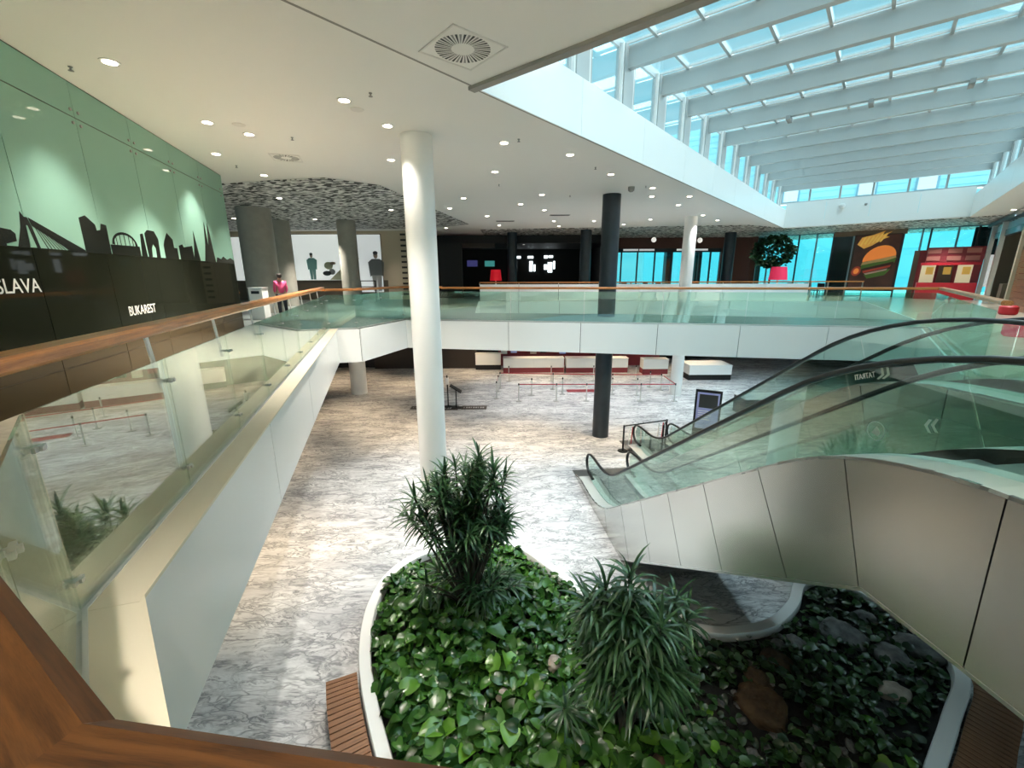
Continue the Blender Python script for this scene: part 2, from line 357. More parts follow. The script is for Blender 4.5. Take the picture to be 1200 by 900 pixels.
def fascia(name, pts, label, zb=ZB - .02, zt=UP + .015, step=2.6, side=1, mat='white_panel', th=.04, gap=.02, skip=()):
    """white panels along the edge of a slab, every panel a piece with an open joint"""
    root = struct(empty(name, (*pts[0][:2], zb)), label)
    for i in range(len(pts) - 1):
        p, q = Vector((*pts[i], 0)), Vector((*pts[i + 1], 0)); L = (q - p).length; d = (q - p) / L; nrm = Vector((d.y, -d.x, 0)) * side
        n = max(1, round(L / step))
        MB().hexa([Vector((*x.xy, zb + .02)) for x in (p, q, q + nrm * .012, p + nrm * .012)] + [Vector((*x.xy, zt - .02)) for x in (p, q, q + nrm * .012, p + nrm * .012)]).build('backing', 'joint_dark', root)
        for k in range(n):
            a = p + nrm * .013 + d * (L * k / n + (gap / 2 if k else 0)); b = p + nrm * .013 + d * (L * (k + 1) / n - (gap / 2 if k < n - 1 else 0))
            o_ = nrm * th
            MB().hexa([Vector((*x.xy, zb)) for x in (a, b, b + o_, a + o_)] + [Vector((*x.xy, zt)) for x in (a, b, b + o_, a + o_)]).build('panel', mat, root)
    return root
fascia('trim_1', [(-1.9462, 1.7976), (-5.36, 12.95)], 'white fascia panels along the edge of the walkway by the mural', side=1)
fascia('trim_2', [(-5.36, 12.95), (-4.67, 13.13), (-3.89, 15.78), (-2.55, 15.5)], 'white fascia panels stepping round the corner where the bridge meets the walkway', step=3.2)
fascia('trim_3', [(-2.55, 15.5), (12.12, 12.63)], 'white fascia panels along the front of the bridge', step=2.45)
fascia('trim_4', [(7.28, 6.69), (12.12, 12.63)], 'white fascia panels along the gallery edge behind the escalators', side=-1)
fascia('trim_5', [(-2.1, 27.3), (20.7, 25.6)], 'white fascia panels below the parapet in front of the dark shops', step=2.5)
fascia('trim_6', [(-.6, .42), (-1.959, 1.8195)], 'white fascia panels under the near wooden handrail', side=1)
fascia('trim_7', [(-1.6, 18.8), (-2.1, 27.3)], 'white fascia of the walkway beside the back void', side=1)
fascia('trim_8', [(14.2, 15.1), (20.7, 25.6)], 'white fascia of the gallery beside the back void', side=-1)
# cream ledge strip on top of the walkway edge, between panel and glass
def ledge(name, p, q, w, lab, dz=0.0):
    p, q = Vector((*p, UP + .02 + dz)), Vector((*q, UP + .02 + dz)); d = (q - p).normalized(); nrm = Vector((-d.y, d.x, 0)); p -= d * .03; q += d * .03; p, q = p - nrm * .075, q - nrm * .075; w += .075
    o = struct(MB().hexa([p, q, q + nrm * w, p + nrm * w] + [x + Vector((0, 0, .02)) for x in (p, q, q + nrm * w, p + nrm * w)]).build(name, 'cream_ledge'), lab)
ledge('trim_9', (-1.93, 1.80), (-5.34, 12.95), .17, 'cream ledge along the foot of the mural walkway glass')
ledge('trim_10', (-.6, .43), (-1.955, 1.825), .17, 'cream ledge under the near corner of the glass', -.0015)

# ceiling: slab round the rectangular skylight opening
HL, HW = 28.0, 8.4
def skbox(a0, a1, b0, b1, z0, z1):
    return [sk(a0, b0, z0), sk(a1, b0, z0), sk(a1, b1, z0), sk(a0, b1, z0), sk(a0, b0, z1), sk(a1, b0, z1), sk(a1, b1, z1), sk(a0, b1, z1)]
cl = MB()
for r in ((-26, 36, -42, 0), (-26, 36, HW, 40), (-26, 0, 0, HW), (HL, 36, 0, HW)): cl.hexa(skbox(*r, CE, CE + .35))
cl.hexa(skbox(36, 50, -42, -2.5, CE, CE + .35))
ceil = struct(cl.build('ceiling', 'white_ceiling'), 'smooth white suspended ceiling with recessed downlights')
MB().hexa(skbox(-9, -.02, -.018, .018, CE - .004, CE + .02)).build('seam', 'seam', ceil)
MB().hexa(skbox(-.12, .02, -.06, HW + .1, CE - .05, CE + .1)).build('edge_trim', 'seam', ceil)
MB().hexa(skbox(-.02, .05, -.06, HW + .1, CE - .02, CE + .14)).build('edge_trim', 'joint_dark', ceil)
MB().hexa(skbox(.05, HL, -.03, .002, CE - .02, CE - .002)).build('edge_trim', 'seam', ceil)
# perforated ceilings (flush metal mesh)
def mesh_plate(name, poly, lab, z=CE - .03): struct(MB().prism(ccw(poly), z, z + .02).build(name, 'mesh_ceiling'), lab)
mesh_plate('ceiling_mesh', [(-8.95, 14.7), (-7.2, 14.25), (-5.6, 13.97), (-4.28, 15.1), (-2.45, 26.2), (-5.2, 28.2), (-20, 29.2), (-26, 29.2), (-26, 14.7)], 'black and white perforated metal ceiling above the grey columns')
mesh_plate('ceiling_mesh_back', [(-2, 29.3), (14.3, 27.3), (18.2, 29.6), (26.5, 22.0), (33, 28), (24, 40), (-2, 40)], 'dark perforated metal ceiling in front of the dark shops')

# skylight
SKY = struct(empty('skylight', sk(0, 0, CE)), 'long steel and glass roof light over the atrium')
LS, FS, RT = 10.5, 10.9, 12.15      # side sill, far sill, roof plane
def upstand(side):
    n = 9 if side < 2 else 4
    for k in range(n):
        if side == 0: q = skbox(HL * k / n + .006, HL * (k + 1) / n - .006, .002, .03, CE - .02, LS)
        elif side == 1: q = skbox(HL * k / n + .006, HL * (k + 1) / n - .006, HW - .03, HW - .002, CE - .02, LS)
        else: q = skbox(HL - .03, HL - .002, HW * k / n + .006, HW * (k + 1) / n - .006, CE - .02, FS)
        MB().hexa(q).build('upstand_panel', 'white_panel', SKY)
for s_ in (0, 1, 2): upstand(s_)
MB().hexa(skbox(-.12, -.02, -.1, HW + .1, CE + .14, RT)).build('near_wall', 'white_paint', SKY)
for b0, b1 in ((-.5, 0), (HW, HW + .5)): MB().hexa(skbox(-.1, HL, b0, b1, LS - .06, LS)).build('sill', 'white_paint', SKY)
MB().hexa(skbox(HL, HL + .5, -.5, HW + .5, FS - .06, FS)).build('sill', 'white_paint', SKY)
BEAMS = [1.5 + 2.2 * k for k in range(13)]
for a in BEAMS:
    MB().hexa(skbox(a - .09, a + .09, -.45, HW + .45, RT - .55, RT - .06)).build('beam', 'roof_steel', SKY)
    for b in (-.42, HW + .42):
        MB().hexa(skbox(a - .26, a + .26, b - .09, b + .09, LS, RT - .06)).build('post', 'roof_steel', SKY)
        MB().hexa(skbox(a - .34, a - .29, b - .07, b + .07, LS, RT - .06)).build('post', 'white_paint', SKY)
        MB().hexa(skbox(a + .29, a + .34, b - .07, b + .07, LS, RT - .06)).build('post', 'white_paint', SKY)
XB = [-.45, .38] + [.38 + 1.07 * k for k in range(1, 8)] + [HW + .45]
for k, b in enumerate(XB):
    MB().hexa(skbox(-.1, HL + .4, b - .035, b + .035, RT - .1, RT + .02)).build('mullion', 'roof_steel', SKY)
for a in BEAMS:
    for o_ in (-.16, .16): MB().hexa(skbox(a + o_ - .025, a + o_ + .025, -.45, HW + .45, RT - .06, RT + .0)).build('glazing_bar', 'white_paint', SKY)
edges = [-.1] + BEAMS
pane_cache = {}
def shared_box(dx, dy, dz, mat):
    key = (round(dx, 3), round(dy, 3), round(dz, 3), mat)
    if key not in pane_cache:
        m = MB().box((0, 0, 0), (dx, dy, dz)); me = bpy.data.meshes.new('pane'); me.from_pydata(m.v, [], m.f); me.update(); me.materials.append(M[mat]); pane_cache[key] = me
    return pane_cache[key]
RZ = math.atan2(E1.y, E1.x)
MR = Matrix.Rotation(RZ, 4, 'Z')   # local x along e1, local y along -e2
def inst(name, me, mw, parent):
    o = bpy.data.objects.new(name, me); o.matrix_world = mw; link(o); return setpar(o, parent)
for i in range(len(edges)):
    a0 = edges[i] + (.1 if i else 0); a1 = (edges[i + 1] - .1) if i + 1 < len(edges) else HL + .4
    for k in range(len(XB) - 1):
        b0, b1 = XB[k] + .03, XB[k + 1] - .03
        inst('pane', shared_box(a1 - a0, b1 - b0, .012, 'roof_glass'), Matrix.Translation(sk(a0, b1, RT - .02)) @ MR, SKY)
# side clerestory windows
for i in range(len(BEAMS) - 1):
    for b in (-.42, HW + .40):
        a0, a1 = BEAMS[i] + .40, BEAMS[i + 1] - .40
        inst('window_pane', shared_box(a1 - a0, .012, RT - LS - .25, 'roof_glass'), Matrix.Translation(sk(a0, b, LS + .1)) @ MR, SKY)
        fr = MB()
        for (x0, x1, z0, z1) in ((a0, a0 + .07, LS + .04, RT - .1), (a1 - .07, a1, LS + .04, RT - .1), (a0, a1, LS + .04, LS + .13), (a0, a1, RT - .2, RT - .1)):
            fr.hexa(skbox(x0, x1, b - .05, b + .03, z0, z1))
        fr.build('window_frame', 'roof_steel', SKY)
# far clerestory
for k in range(6):
    b0 = -.35 + (HW + .7) * k / 6; b1 = -.35 + (HW + .7) * (k + 1) / 6
    inst('window_pane', shared_box(.012, b1 - b0 - .1, RT - FS, 'roof_glass'), Matrix.Translation(sk(HL + .12, b1 - .05, FS)) @ MR, SKY)
    MB().hexa(skbox(HL + .08, HL + .18, b0 - .05, b0 + .05, FS, RT)).build('post', 'roof_steel', SKY)
MB().hexa(skbox(HL + .08, HL + .18, -.45, HW + .45, FS, FS + .06)).build('window_frame', 'roof_steel', SKY)
MB().hexa(skbox(HL + .06, HL + .2, -.45, HW + .45, RT - .12, RT + .05)).build('window_frame', 'roof_steel', SKY)
# hanging fittings below some beams
for (a, b) in ((BEAMS[5], 2.2), (BEAMS[5], 4.3), (BEAMS[5], 6.4)):
    MB().hexa(skbox(a - .25, a + .25, b - .06, b + .06, RT - .68, RT - .56)).build('roof_fitting', 'grille', SKY)
# security cameras on the far upstand
for b, nm, s_ in ((2.9, 'white', .16), (4.0, 'dark', .07)):
    o = MB().lathe(sk(HL - .11, b, FS - .45), [(.02, -s_), (s_ * .7, -s_ * .7), (s_, 0), (s_, s_ * .6), (s_ * .6, s_ * .8)], 14).build('security_camera', 'white_paint' if nm == 'white' else 'grille')
    props(autosmooth(o), f'{nm} dome camera fixed to the white upstand under the roof light', 'camera')

# neighbouring building outside, seen through the far clerestory
NB = empty('neighbouring_building', sk(62, 4, 0), 'pale building with horizontal cladding boards outside the far roof windows', 'building')
MB().hexa(skbox(62, 70, -24, 40, 0, 26)).build('wall', 'facade', NB)
for k in range(16): MB().hexa(skbox(61.9, 62.0, -24, 40, 14.2 + k * .7, 14.2 + k * .7 + .6)).build('cladding_board', 'facade', NB)
for b in (-6, 1.5, 6.6, 14.5, 20):
    w = MB().hexa(skbox(61.8, 61.95, b, b + 1.9, 15.2, 17.6)).build('window', 'facade_dark', NB)
    MB().hexa(skbox(61.75, 61.81, b + .2, b + 1.7, 15.4, 17.4)).build('pane', 'poster_grey', w)

# mural wall
W0, W1 = Vector((-6.29, 6.17, 0)), Vector((-8.45, 13.58, 0)); WD = (W1 - W0).normalized(); WN = Vector((WD.y, -WD.x, 0))
def wp(s, z, o=0.0): v = W0 + WD * s + WN * o; return Vector((v.x, v.y, z))
WL = (W1 - W0).length; S0 = -12.0
wl_ = struct(MB().hexa([wp(S0, UP, -.4), wp(WL, UP, -.4), wp(WL, UP, -.012), wp(S0, UP, -.012), wp(S0, CE, -.4), wp(WL, CE, -.4), wp(WL, CE, -.012), wp(S0, CE, -.012)]).build('wall_left', 'dark_brown'),
             'long wall of back-painted glass panels printed with a black city skyline')
m, n, l, b = node_mat('mural')
geo = n.new('ShaderNodeNewGeometry'); sx = n.new('ShaderNodeSeparateXYZ'); l.new(geo.outputs['Position'], sx.inputs[0])
st1 = n.new('ShaderNodeMath'); st1.operation = 'GREATER_THAN'; st1.inputs[1].default_value = 6.97; l.new(sx.outputs['Z'], st1.inputs[0])
st2 = n.new('ShaderNodeMath'); st2.operation = 'GREATER_THAN'; st2.inputs[1].default_value = 5.69; l.new(sx.outputs['Z'], st2.inputs[0])
mx1 = n.new('ShaderNodeMix'); mx1.data_type = 'RGBA'; mx1.inputs['A'].default_value = (.060, .045, .026, 1); mx1.inputs['B'].default_value = (.014, .016, .011, 1); l.new(st2.outputs[0], mx1.inputs['Factor'])
mx2 = n.new('ShaderNodeMix'); mx2.data_type = 'RGBA'; mx2.inputs['B'].default_value = (.24, .42, .34, 1); l.new(st1.outputs[0], mx2.inputs['Factor']); l.new(mx1.outputs['Result'], mx2.inputs['A'])
l.new(mx2.outputs['Result'], b.inputs['Base Color']); b.inputs['Roughness'].default_value = .03; b.inputs['IOR'].default_value = 1.13
PW = 1.59
cuts = [WL] + [1.19 + PW * k for k in range(4, -9, -1)]
for i_ in range(len(cuts) - 1):
    a, c = cuts[i_ + 1], cuts[i_]
    for z0, z1 in ((UP, UP + .35), (UP + .36, 8.93), (8.945, CE - .02)):
        q = [wp(a + .006, z0, -.01), wp(c - .006, z0, -.01), wp(c - .006, z0, 0), wp(a + .006, z0, 0)]
        MB().hexa(q + [Vector((v.x, v.y, z1)) for v in q]).build('glass_panel', 'mural', wl_)
    for z in (8.85, 9.03):
        for ds in (-.09, .09):
            if abs(c + ds - WL) > .2:
                bolt = MB().add([wp(c + ds + .022 * math.cos(t), z + .022 * math.sin(t), o_) for o_ in (0, .02) for t in [k * math.pi / 4 for k in range(8)]],
                         [tuple(range(8)), tuple(8 + k for k in reversed(range(8)))] + [(k, 8 + k, 8 + (k + 1) % 8, (k + 1) % 8) for k in range(8)]).build('bolt', 'grille', wl_)
def mural_px(pts, name='skyline_print', mat='ink', off=.004):
    """flat printed silhouette on the glass: list of (s, z) polygon"""
    n_ = len(pts); v = [wp(s, z, .001) for s, z in pts] + [wp(s, z, off) for s, z in pts]
    return mk(name, v, [tuple(reversed(range(n_))), tuple(n_ + k for k in range(n_))] + [(k, (k + 1) % n_, n_ + (k + 1) % n_, n_ + k) for k in range(n_)], mat, wl_)
for poly in (
    [(-2.6, 6.96), (-2.6, 7.2), (-2.2, 7.26), (-1.8, 7.12), (-1.4, 7.2), (-.82, 7.17), (-.67, 7.16), (-.61, 7.12), (-.62, 7.03), (-.79, 6.99), (-.79, 6.96)],
    [(-.62, 6.96), (-.5, 7.2), (-.45, 7.40), (-.40, 7.34), (-.35, 7.34), (-.30, 7.22), (-.24, 6.96), (-.30, 6.96), (-.37, 7.24), (-.40, 7.24), (-.42, 6.96)],
    [(-.33, 7.34), (.68, 6.99), (.68, 6.96), (.35, 6.96), (-.30, 7.24)],
    [(.69, 6.96), (.70, 7.46), (.86, 7.51), (1.07, 7.40), (1.08, 7.31), (1.18, 7.33), (1.23, 7.43), (1.37, 7.42), (1.35, 6.96)],
    [(2.33, 6.96), (2.41, 7.37), (2.51, 7.39), (2.54, 6.96)],
    [(2.58, 6.96), (2.58, 7.40), (2.70, 7.47), (2.97, 7.47), (3.09, 7.33), (3.06, 6.96), (2.90, 6.96), (2.92, 7.14), (2.84, 7.22), (2.76, 7.14), (2.72, 6.96)],
    [(3.28, 6.96), (3.28, 7.22), (3.34, 7.31), (3.52, 7.49), (3.75, 7.37), (3.75, 7.2), (3.9, 7.2), (3.9, 6.96)],
    [(4.0, 6.96), (4.0, 7.26), (4.2, 7.30), (4.25, 7.24), (4.74, 7.30), (4.76, 6.96)],
    [(4.74, 6.96), (4.86, 7.3), (4.95, 7.66), (5.04, 7.3), (5.12, 6.96)],
    [(5.40, 6.96), (5.6, 7.4), (5.74, 7.95), (5.80, 7.4), (5.82, 7.4), (5.96, 8.0), (6.08, 7.4), (6.16, 6.96)],
    [(6.2, 6.96), (6.3, 7.1), (6.6, 7.06), (6.8, 7.14), (7.1, 7.06), (7.4, 7.12), (7.70, 7.05), (7.70, 6.96)],
    [(1.38, 6.96), (1.38, 7.12), (2.3, 7.14), (2.3, 6.96)]): mural_px(poly)
for k in range(9): mural_px([(-.28 + k * .035, 7.27 - k * .014), (-.272 + k * .035, 7.27 - k * .014), (-.09 + k * .07, 6.96), (-.105 + k * .07, 6.96)])
arc = [(1.84 + .40 * math.cos(t), 7.13 + .22 * math.sin(t)) for t in [math.pi * k / 16 for k in range(17)]] + [(1.84 + .35 * math.cos(t), 7.13 + .18 * math.sin(t)) for t in [math.pi * k / 16 for k in range(16, -1, -1)]]
mural_px(arc)
for k in range(1, 8):
    t = math.pi * k / 8; mural_px([(1.84 + .36 * math.cos(t) - .008, 7.12), (1.84 + .36 * math.cos(t) + .008, 7.12), (1.84 + .36 * math.cos(t) + .008, 7.13 + .19 * math.sin(t)), (1.84 + .36 * math.cos(t) - .008, 7.13 + .19 * math.sin(t))])
# lettering on the mural (local X along the wall, Z up, facing the void)
def wall_text(t, s, z, size, cx):
    x, y_, z_ = WD, Vector((0, 0, 1)), WN; o = wp(s, z, .006)
    # seen from the void the wall's +s direction runs to the viewer's right
    text_mesh('lettering', t, size, 'letter_white', wl_, Matrix(((x.x, y_.x, z_.x, o.x), (x.y, y_.y, z_.y, o.y), (x.z, y_.z, z_.z, o.z), (0, 0, 0, 1))), cx)
wall_text('BRATISLAVA', -1.80, 6.41, .25, .98)
wall_text('BUKAREST', 1.47, 5.93, .235, .85)
props(wl_, 'long wall of dark and green glass panels printed with a black city skyline')

# columns
def column(x, y, r, z0, z1, mat, label, taper=0.0):
    o = MB().lathe((x, y, 0), [(r, z0), (r, z1)], 32).build('column', mat)
    autosmooth(o); return props(o, label, 'column', kind='structure')
column(-2.0, 10.05, .335, 0, CE, 'white_paint', 'tall white round column standing in the atrium beside the planter')
column(3.72, 17.02, .335, 0, CE, 'col_dark', 'dark slate round column passing through the bridge')
column(9.25, 23.4, .32, 0, CE, 'white_paint', 'white round column rising behind the bridge near the brown wall')
column(-8.85, 24.0, .45, 0, ZB, 'white_paint', 'stout pale round column under the walkway on the ground floor')
column(-11.1, 19.7, .68, UP, CE - .01, 'col_grey', 'thick olive grey column nearest the end of the mural')
column(-12.4, 24.1, .60, UP, CE - .01, 'col_grey', 'olive grey column behind the person in pink')
column(-8.8, 24.2, .48, UP, CE - .01, 'col_grey', 'olive grey column beside the poster of the man')
column(.05, 31.2, .34, UP, CE - .02, 'col_dark', 'dark column before the black shop beside the red lamp')
column(4.9, 29.6, .36, UP, CE - .02, 'col_dark', 'dark column before the black shop behind the bridge')
column(15.5, 31.9, .38, UP, CE - .02, 'col_dark', 'dark column before the red brown wall')

# walls behind (upper floor)
def vbox(x0, x1, y0, y1, z0, z1): return MB().box((x0, y0, z0), (x1, y1, z1))
wb = struct(vbox(-26, -6.1, 30.0, 30.3, UP, CE).build('wall_back_posters', 'beige_wall'), 'beige wall carrying lit advertising posters')
vbox(-26, -6.1, 29.95, 30.0, UP, 6.28).build('dado', 'taupe', wb)
vbox(-8.35, -6.9, 29.85, 30.0, UP, CE - .02).build('pilaster', 'beige_wall', wb)
vbox(-7.1, -6.1, 29.9, 30.0, UP, CE - .02).build('pilaster', 'dark_brown', wb)
for k in range(12): vbox(-7.35, -7.0, 29.80, 29.92, UP + .3 + k * .35, UP + .42 + k * .35).build('slat', 'dark_brown', wb)
struct(vbox(-26, -25.8, 13, 30.3, UP, CE).build('wall_side', 'beige_wall'), 'beige wall beyond the grey columns')
# dark shop
sh = struct(empty('wall_dark_shop', (0, 34, UP)), 'open black fitted shop across the far gallery')
vbox(-6.1, 7.6, 41, 41.2, UP, CE).build('back_wall', 'shop_black', sh); vbox(-6.3, -6.1, 30, 41.2, UP, CE).build('side_wall', 'shop_black', sh)
vbox(7.4, 7.6, 34, 41.2, UP, CE).build('side_wall', 'shop_black', sh); vbox(-6.1, 7.4, 33, 41, CE - .6, CE - .05).build('shop_ceiling', 'shop_black', sh)
vbox(-6.1, 7.4, 33, 41, UP, UP + .01).build('shop_floor', 'shop_black', sh)
vbox(-5.9, -3.5, 31.5, 31.8, UP, CE - .7).build('wall_return', 'shop_black', sh)
vbox(-5.5, -1.2, 33.0, 33.2, CE - .95, CE - .6).build('header', 'dark_brown', sh)
vbox(3.0, 7.4, 33.2, 33.3, UP, UP + 1.1).build('counter_front', 'shop_black', sh)
# brown wall with windows
bw = struct(empty('wall_back_brown', (13, 36, UP)), 'red brown wall with turquoise shop windows')
vbox(7.6, 20.2, 36, 36.3, 8.6, CE).build('lintel', 'red_brown', bw)
vbox(16.9, 20.2, 36, 36.3, UP, 8.6).build('wall_panel', 'red_brown', bw)
vbox(7.6, 20.2, 40, 40.2, UP, 5.6).build('window_upstand', 'dark_brown', bw)
for x0, x1 in ((7.7, 8.9), (8.9, 10.2), (10.2, 11.6), (11.6, 12.9), (13.0, 14.2), (14.2, 15.2), (15.2, 16.1), (16.1, 16.9)):
    MB().box((x0 + .05, 36.1, UP), (x1 - .05, 36.112, 8.35)).build('pane', 'cyan_glass', bw)
    MB().box((x0 - .05, 36.05, UP), (x0 + .05, 36.2, 8.6)).build('mullion', 'col_dark', bw)
vbox(7.6, 17, 36.05, 36.2, 8.3, 8.62).build('header', 'col_dark', bw)
for x0 in (9.0, 10.3, 13.3, 14.6): vbox(x0, x0 + 1.2, 36.0, 36.05, 8.42, 8.56).build('strip_light', 'poster_grey', bw)
for x0, x1 in ((7.7, 8.6), (12.7, 13.2), (15.1, 15.6)): vbox(x0, x1, 36.5, 37.2, UP, 8.4).build('inner_column', 'col_dark', bw)

# glazed curtain wall under the far end of the roof light
CW = struct(empty('wall_curtain', sk(34, 4, UP)), 'turquoise glazed curtain wall at the far end of the gallery')
CB = [-2.6, -1.7, .2, 1.3, 2.3, 3.45, 6.05, 6.95, 7.35, 8.6, 9.5, 10.4]
for i in range(len(CB) - 1):
    b0, b1 = CB[i] + .05, CB[i + 1] - .05
    inst('pane', shared_box(.012, b1 - b0, 4.4, 'cyan_glass'), Matrix.Translation(sk(34, b1, UP)) @ MR, CW)
    MB().hexa(skbox(33.95, 34.1, CB[i] - .05, CB[i] + .05, UP, CE)).build('mullion', 'facade_dark' if i % 2 else 'col_dark', CW)
MB().hexa(skbox(33.95, 34.1, -2.6, 10.4, CE - .1, CE)).build('transom', 'facade_dark', CW)
MB().hexa(skbox(33.7, 33.9, 6.75, 7.35, UP, 8.0)).build('pier', 'taupe', CW)
MB().hexa(skbox(34.0, 34.1, 9.3, 10.4, 7.4, 9.3)).build('dark_pane', 'col_dark', CW)
MB().hexa(skbox(34.0, 34.06, 2.35, 3.45, UP, 9.3)).build('dark_pane', 'col_dark', CW)
MB().hexa(skbox(33.9, 34.0, 2.3, 6.2, 9.1, CE)).build('bulkhead', 'taupe', CW)
struct(MB().hexa(skbox(33.9, 34.2, -2.9, -2.5, UP, CE)).build('trim_11', 'red_brown'), 'red brown pier at the end of the curtain wall')

# storefront along the gallery beyond the escalators
ST = struct(empty('wall_right_shops', sk(24, 12.5, UP)), 'dark framed shopfronts along the far side gallery')
MB().hexa(skbox(4, 36, 12.6, 12.8, UP, CE)).build('back_wall', 'taupe', ST)
MB().hexa(skbox(34.0, 34.2, 10.4, 12.7, UP, CE)).build('end_wall', 'taupe', ST)
for a in (31.8, 28.9): MB().hexa(skbox(a, a + .2, 9.75, 9.95, UP, CE)).build('post', 'steel', ST)
MB().hexa(skbox(16, 32, 9.9, 10.1, 8.45, 8.75)).build('fascia_beam', 'col_dark', ST)
MB().hexa(skbox(16, 32, 9.95, 10.05, 8.75, 9.1)).build('fascia_glass', 'facade_dark', ST)
MB().hexa(skbox(16, 33, 9.7, 9.95, 9.15, 9.35)).build('fascia_beam', 'col_dark', ST)
for a, w in ((29.6, .5), (27.3, .4), (26.6, .4)): MB().hexa(skbox(a, a + w, 12.4, 12.55, 6.3, 8.3)).build('lit_strip', 'cyan_light', ST)
for k in range(14): MB().hexa(skbox(16, 24.6, 10.0, 10.1, UP + k * .26, UP + k * .26 + .245)).build('board', 'panel_wood', ST)
MB().hexa(skbox(24.7, 25.0, 9.9, 10.1, UP, 8.6)).build('pier', 'beige_wall', ST)
for k in range(3): MB().hexa(skbox(25.05, 25.15, 9.95, 10.0, 5.9 + k * .45, 6.15 + k * .45)).build('wall_lamp', 'globe', ST)

# ground floor walls
struct(vbox(-30, -5.0, 31, 31.3, 0, ZB).build('wall_ground_back', 'black'), 'black shopfront wall under the walkway')
struct(vbox(-16.3, -16, -14, 31, 0, ZB).build('wall_ground_left', 'dark_brown'), 'dark brown wall under the walkway')
wdb = struct(vbox(-10, -2.6, 30.6, 30.95, 0, 2.2).build('wall_ground_dado', 'dark_brown'), 'dark brown low partition under the walkway')
struct(vbox(-5, 40, 34, 34.3, 0, ZB).build('wall_ground_far', 'black'), 'black back wall behind the ground floor counters')
struct(vbox(30, 30.3, -14, 34, 0, ZB).build('wall_ground_right', 'taupe'), 'taupe wall on the ground floor beyond the escalators')

# ================================================================== BALUSTRADES
EDGE = [(3.1, -.2), (-.6, .42), (-1.95, 1.81), (-5.36, 12.95), (-4.67, 13.13), (-3.89, 15.78), (-2.55, 15.5), (12.12, 12.63), (7.28, 6.69)]
def offset_poly(pts, d):
    """offset an open plan polyline to its left by d, with mitred corners"""
    P = [Vector(p).to_2d() if len(p) > 2 else Vector(p) for p in pts]; out = []
    for i, p in enumerate(P):
        ns = []
        if i: e = (p - P[i - 1]).normalized(); ns.append(Vector((-e.y, e.x)))
        if i < len(P) - 1: e = (P[i + 1] - p).normalized(); ns.append(Vector((-e.y, e.x)))
        if len(ns) == 1: out.append(p + ns[0] * d)
        else:
            b = (ns[0] + ns[1]).normalized(); out.append(p + b * (d / max(.35, b.dot(ns[0]))))
    return out
RAILZ = UP + 1.27
def rail_piece(a0, a1, b0, b1, mat, parent, z1=RAILZ, h=.075, bev=.018):
    """handrail length with mitred ends, grain along its own X axis; a = void side, b = walkway side"""
    ang = math.atan2(a1.y - a0.y, a1.x - a0.x); mw = Matrix.Translation((a0.x, a0.y, z1 - h)) @ Matrix.Rotation(ang, 4, 'Z'); inv = mw.inverted()
    L = lambda p: (inv @ Vector((p.x, p.y, z1 - h))).to_2d()
    A0_, A1_, B0_, B1_ = L(a0), L(a1), L(b0), L(b1)
    def sect(A, B): 
        d = B - A; w = d.length; k = bev / w
        return [(*A, bev), (*A, h - bev), (*(A + d * k), h), (*(A + d * (1 - k)), h), (*B, h - bev), (*B, bev), (*(A + d * (1 - k)), 0), (*(A + d * k), 0)]
    v = sect(A0_, B0_) + sect(A1_, B1_); n_ = 8
    f = [tuple(range(n_)), tuple(n_ + k for k in reversed(range(n_)))] + [(k, n_ + k, n_ + (k + 1) % n_, (k + 1) % n_) for k in range(n_)]
    return mk('handrail', v, f, mat, parent, False, mw)
GV = [Vector((*p, 0)) for p in offset_poly(EDGE, .15)]
RA = offset_poly(EDGE, .17); RB = offset_poly(EDGE, .30)
RA[0:3] = [Vector((3.1, -.18)), Vector((-.323, .27)), Vector((-1.97, 1.24))]; RB[0:3] = offset_poly(RA[0:3] + [RA[3]], .17)[0:3]
def balustrade(label, segs, gmat, rmat, pan=1.3, clamps=True, gtop=1.035, tint_post='steel_light', group=None, posts=True, rz=RAILZ):
    i0 = segs[0]; root = empty('glass_balustrade', (GV[i0].x, GV[i0].y, UP), label, 'balustrade', group)
    for i in segs:
        p, q = GV[i], GV[i + 1]; L = (q - p).length; d = (q - p) / L; nn_ = Vector((-d.y, d.x, 0)); n_ = max(1, round(L / pan)); th = nn_ * .006
        for k in range(n_):
            a = p + d * (L * k / n_ + .007); b = p + d * (L * (k + 1) / n_ - .007)
            o = MB().hexa([Vector((*x.xy, UP + .045)) for x in (a - th, b - th, b + th, a + th)] + [Vector((*x.xy, UP + gtop)) for x in (a - th, b - th, b + th, a + th)]).build('glass_panel', gmat, root)
            if clamps:
                for z in (UP + .2, UP + gtop - .16):
                    c = MB()
                    for e_ in (-1, 1):
                        for x_ in (a, ) if k else (a, ):
                            c.bar(x_ + nn_ * .02 * e_ + Vector((0, 0, z)) - d * .035, x_ + nn_ * .02 * e_ + Vector((0, 0, z)) + d * .035, .016, .024)
                    c.bar(a + Vector((0, 0, z)) - nn_ * .04, a + Vector((0, 0, z)) + nn_ * .04, .02, .02)
                    c.build('clamp', 'steel', o)
            if posts and k:
                j = p + d * (L * (k + .0) / n_); MB().bar(j + nn_ * .05 + Vector((0, 0, UP + gtop - .22)), j + nn_ * .08 + Vector((0, 0, rz - .07)), .012, .045, up=d).build('bracket', tint_post, root)
        MB().bar(p + Vector((0, 0, UP + .03)), q + Vector((0, 0, UP + .03)), .05, .03).build('shoe', 'steel_light', root)
        rail_piece(RA[i], RA[i + 1], RB[i], RB[i + 1], rmat, root, rz)
    return root
balustrade('broad dark wooden handrail on glass wrapping the near corner of the gallery', [0, 1], 'rail_glass', 'rail_wood_dark', 1.2)
balustrade('long reflective glass balustrade with orange wooden rail beside the skyline mural', [2], 'rail_glass', 'rail_wood', 1.29)
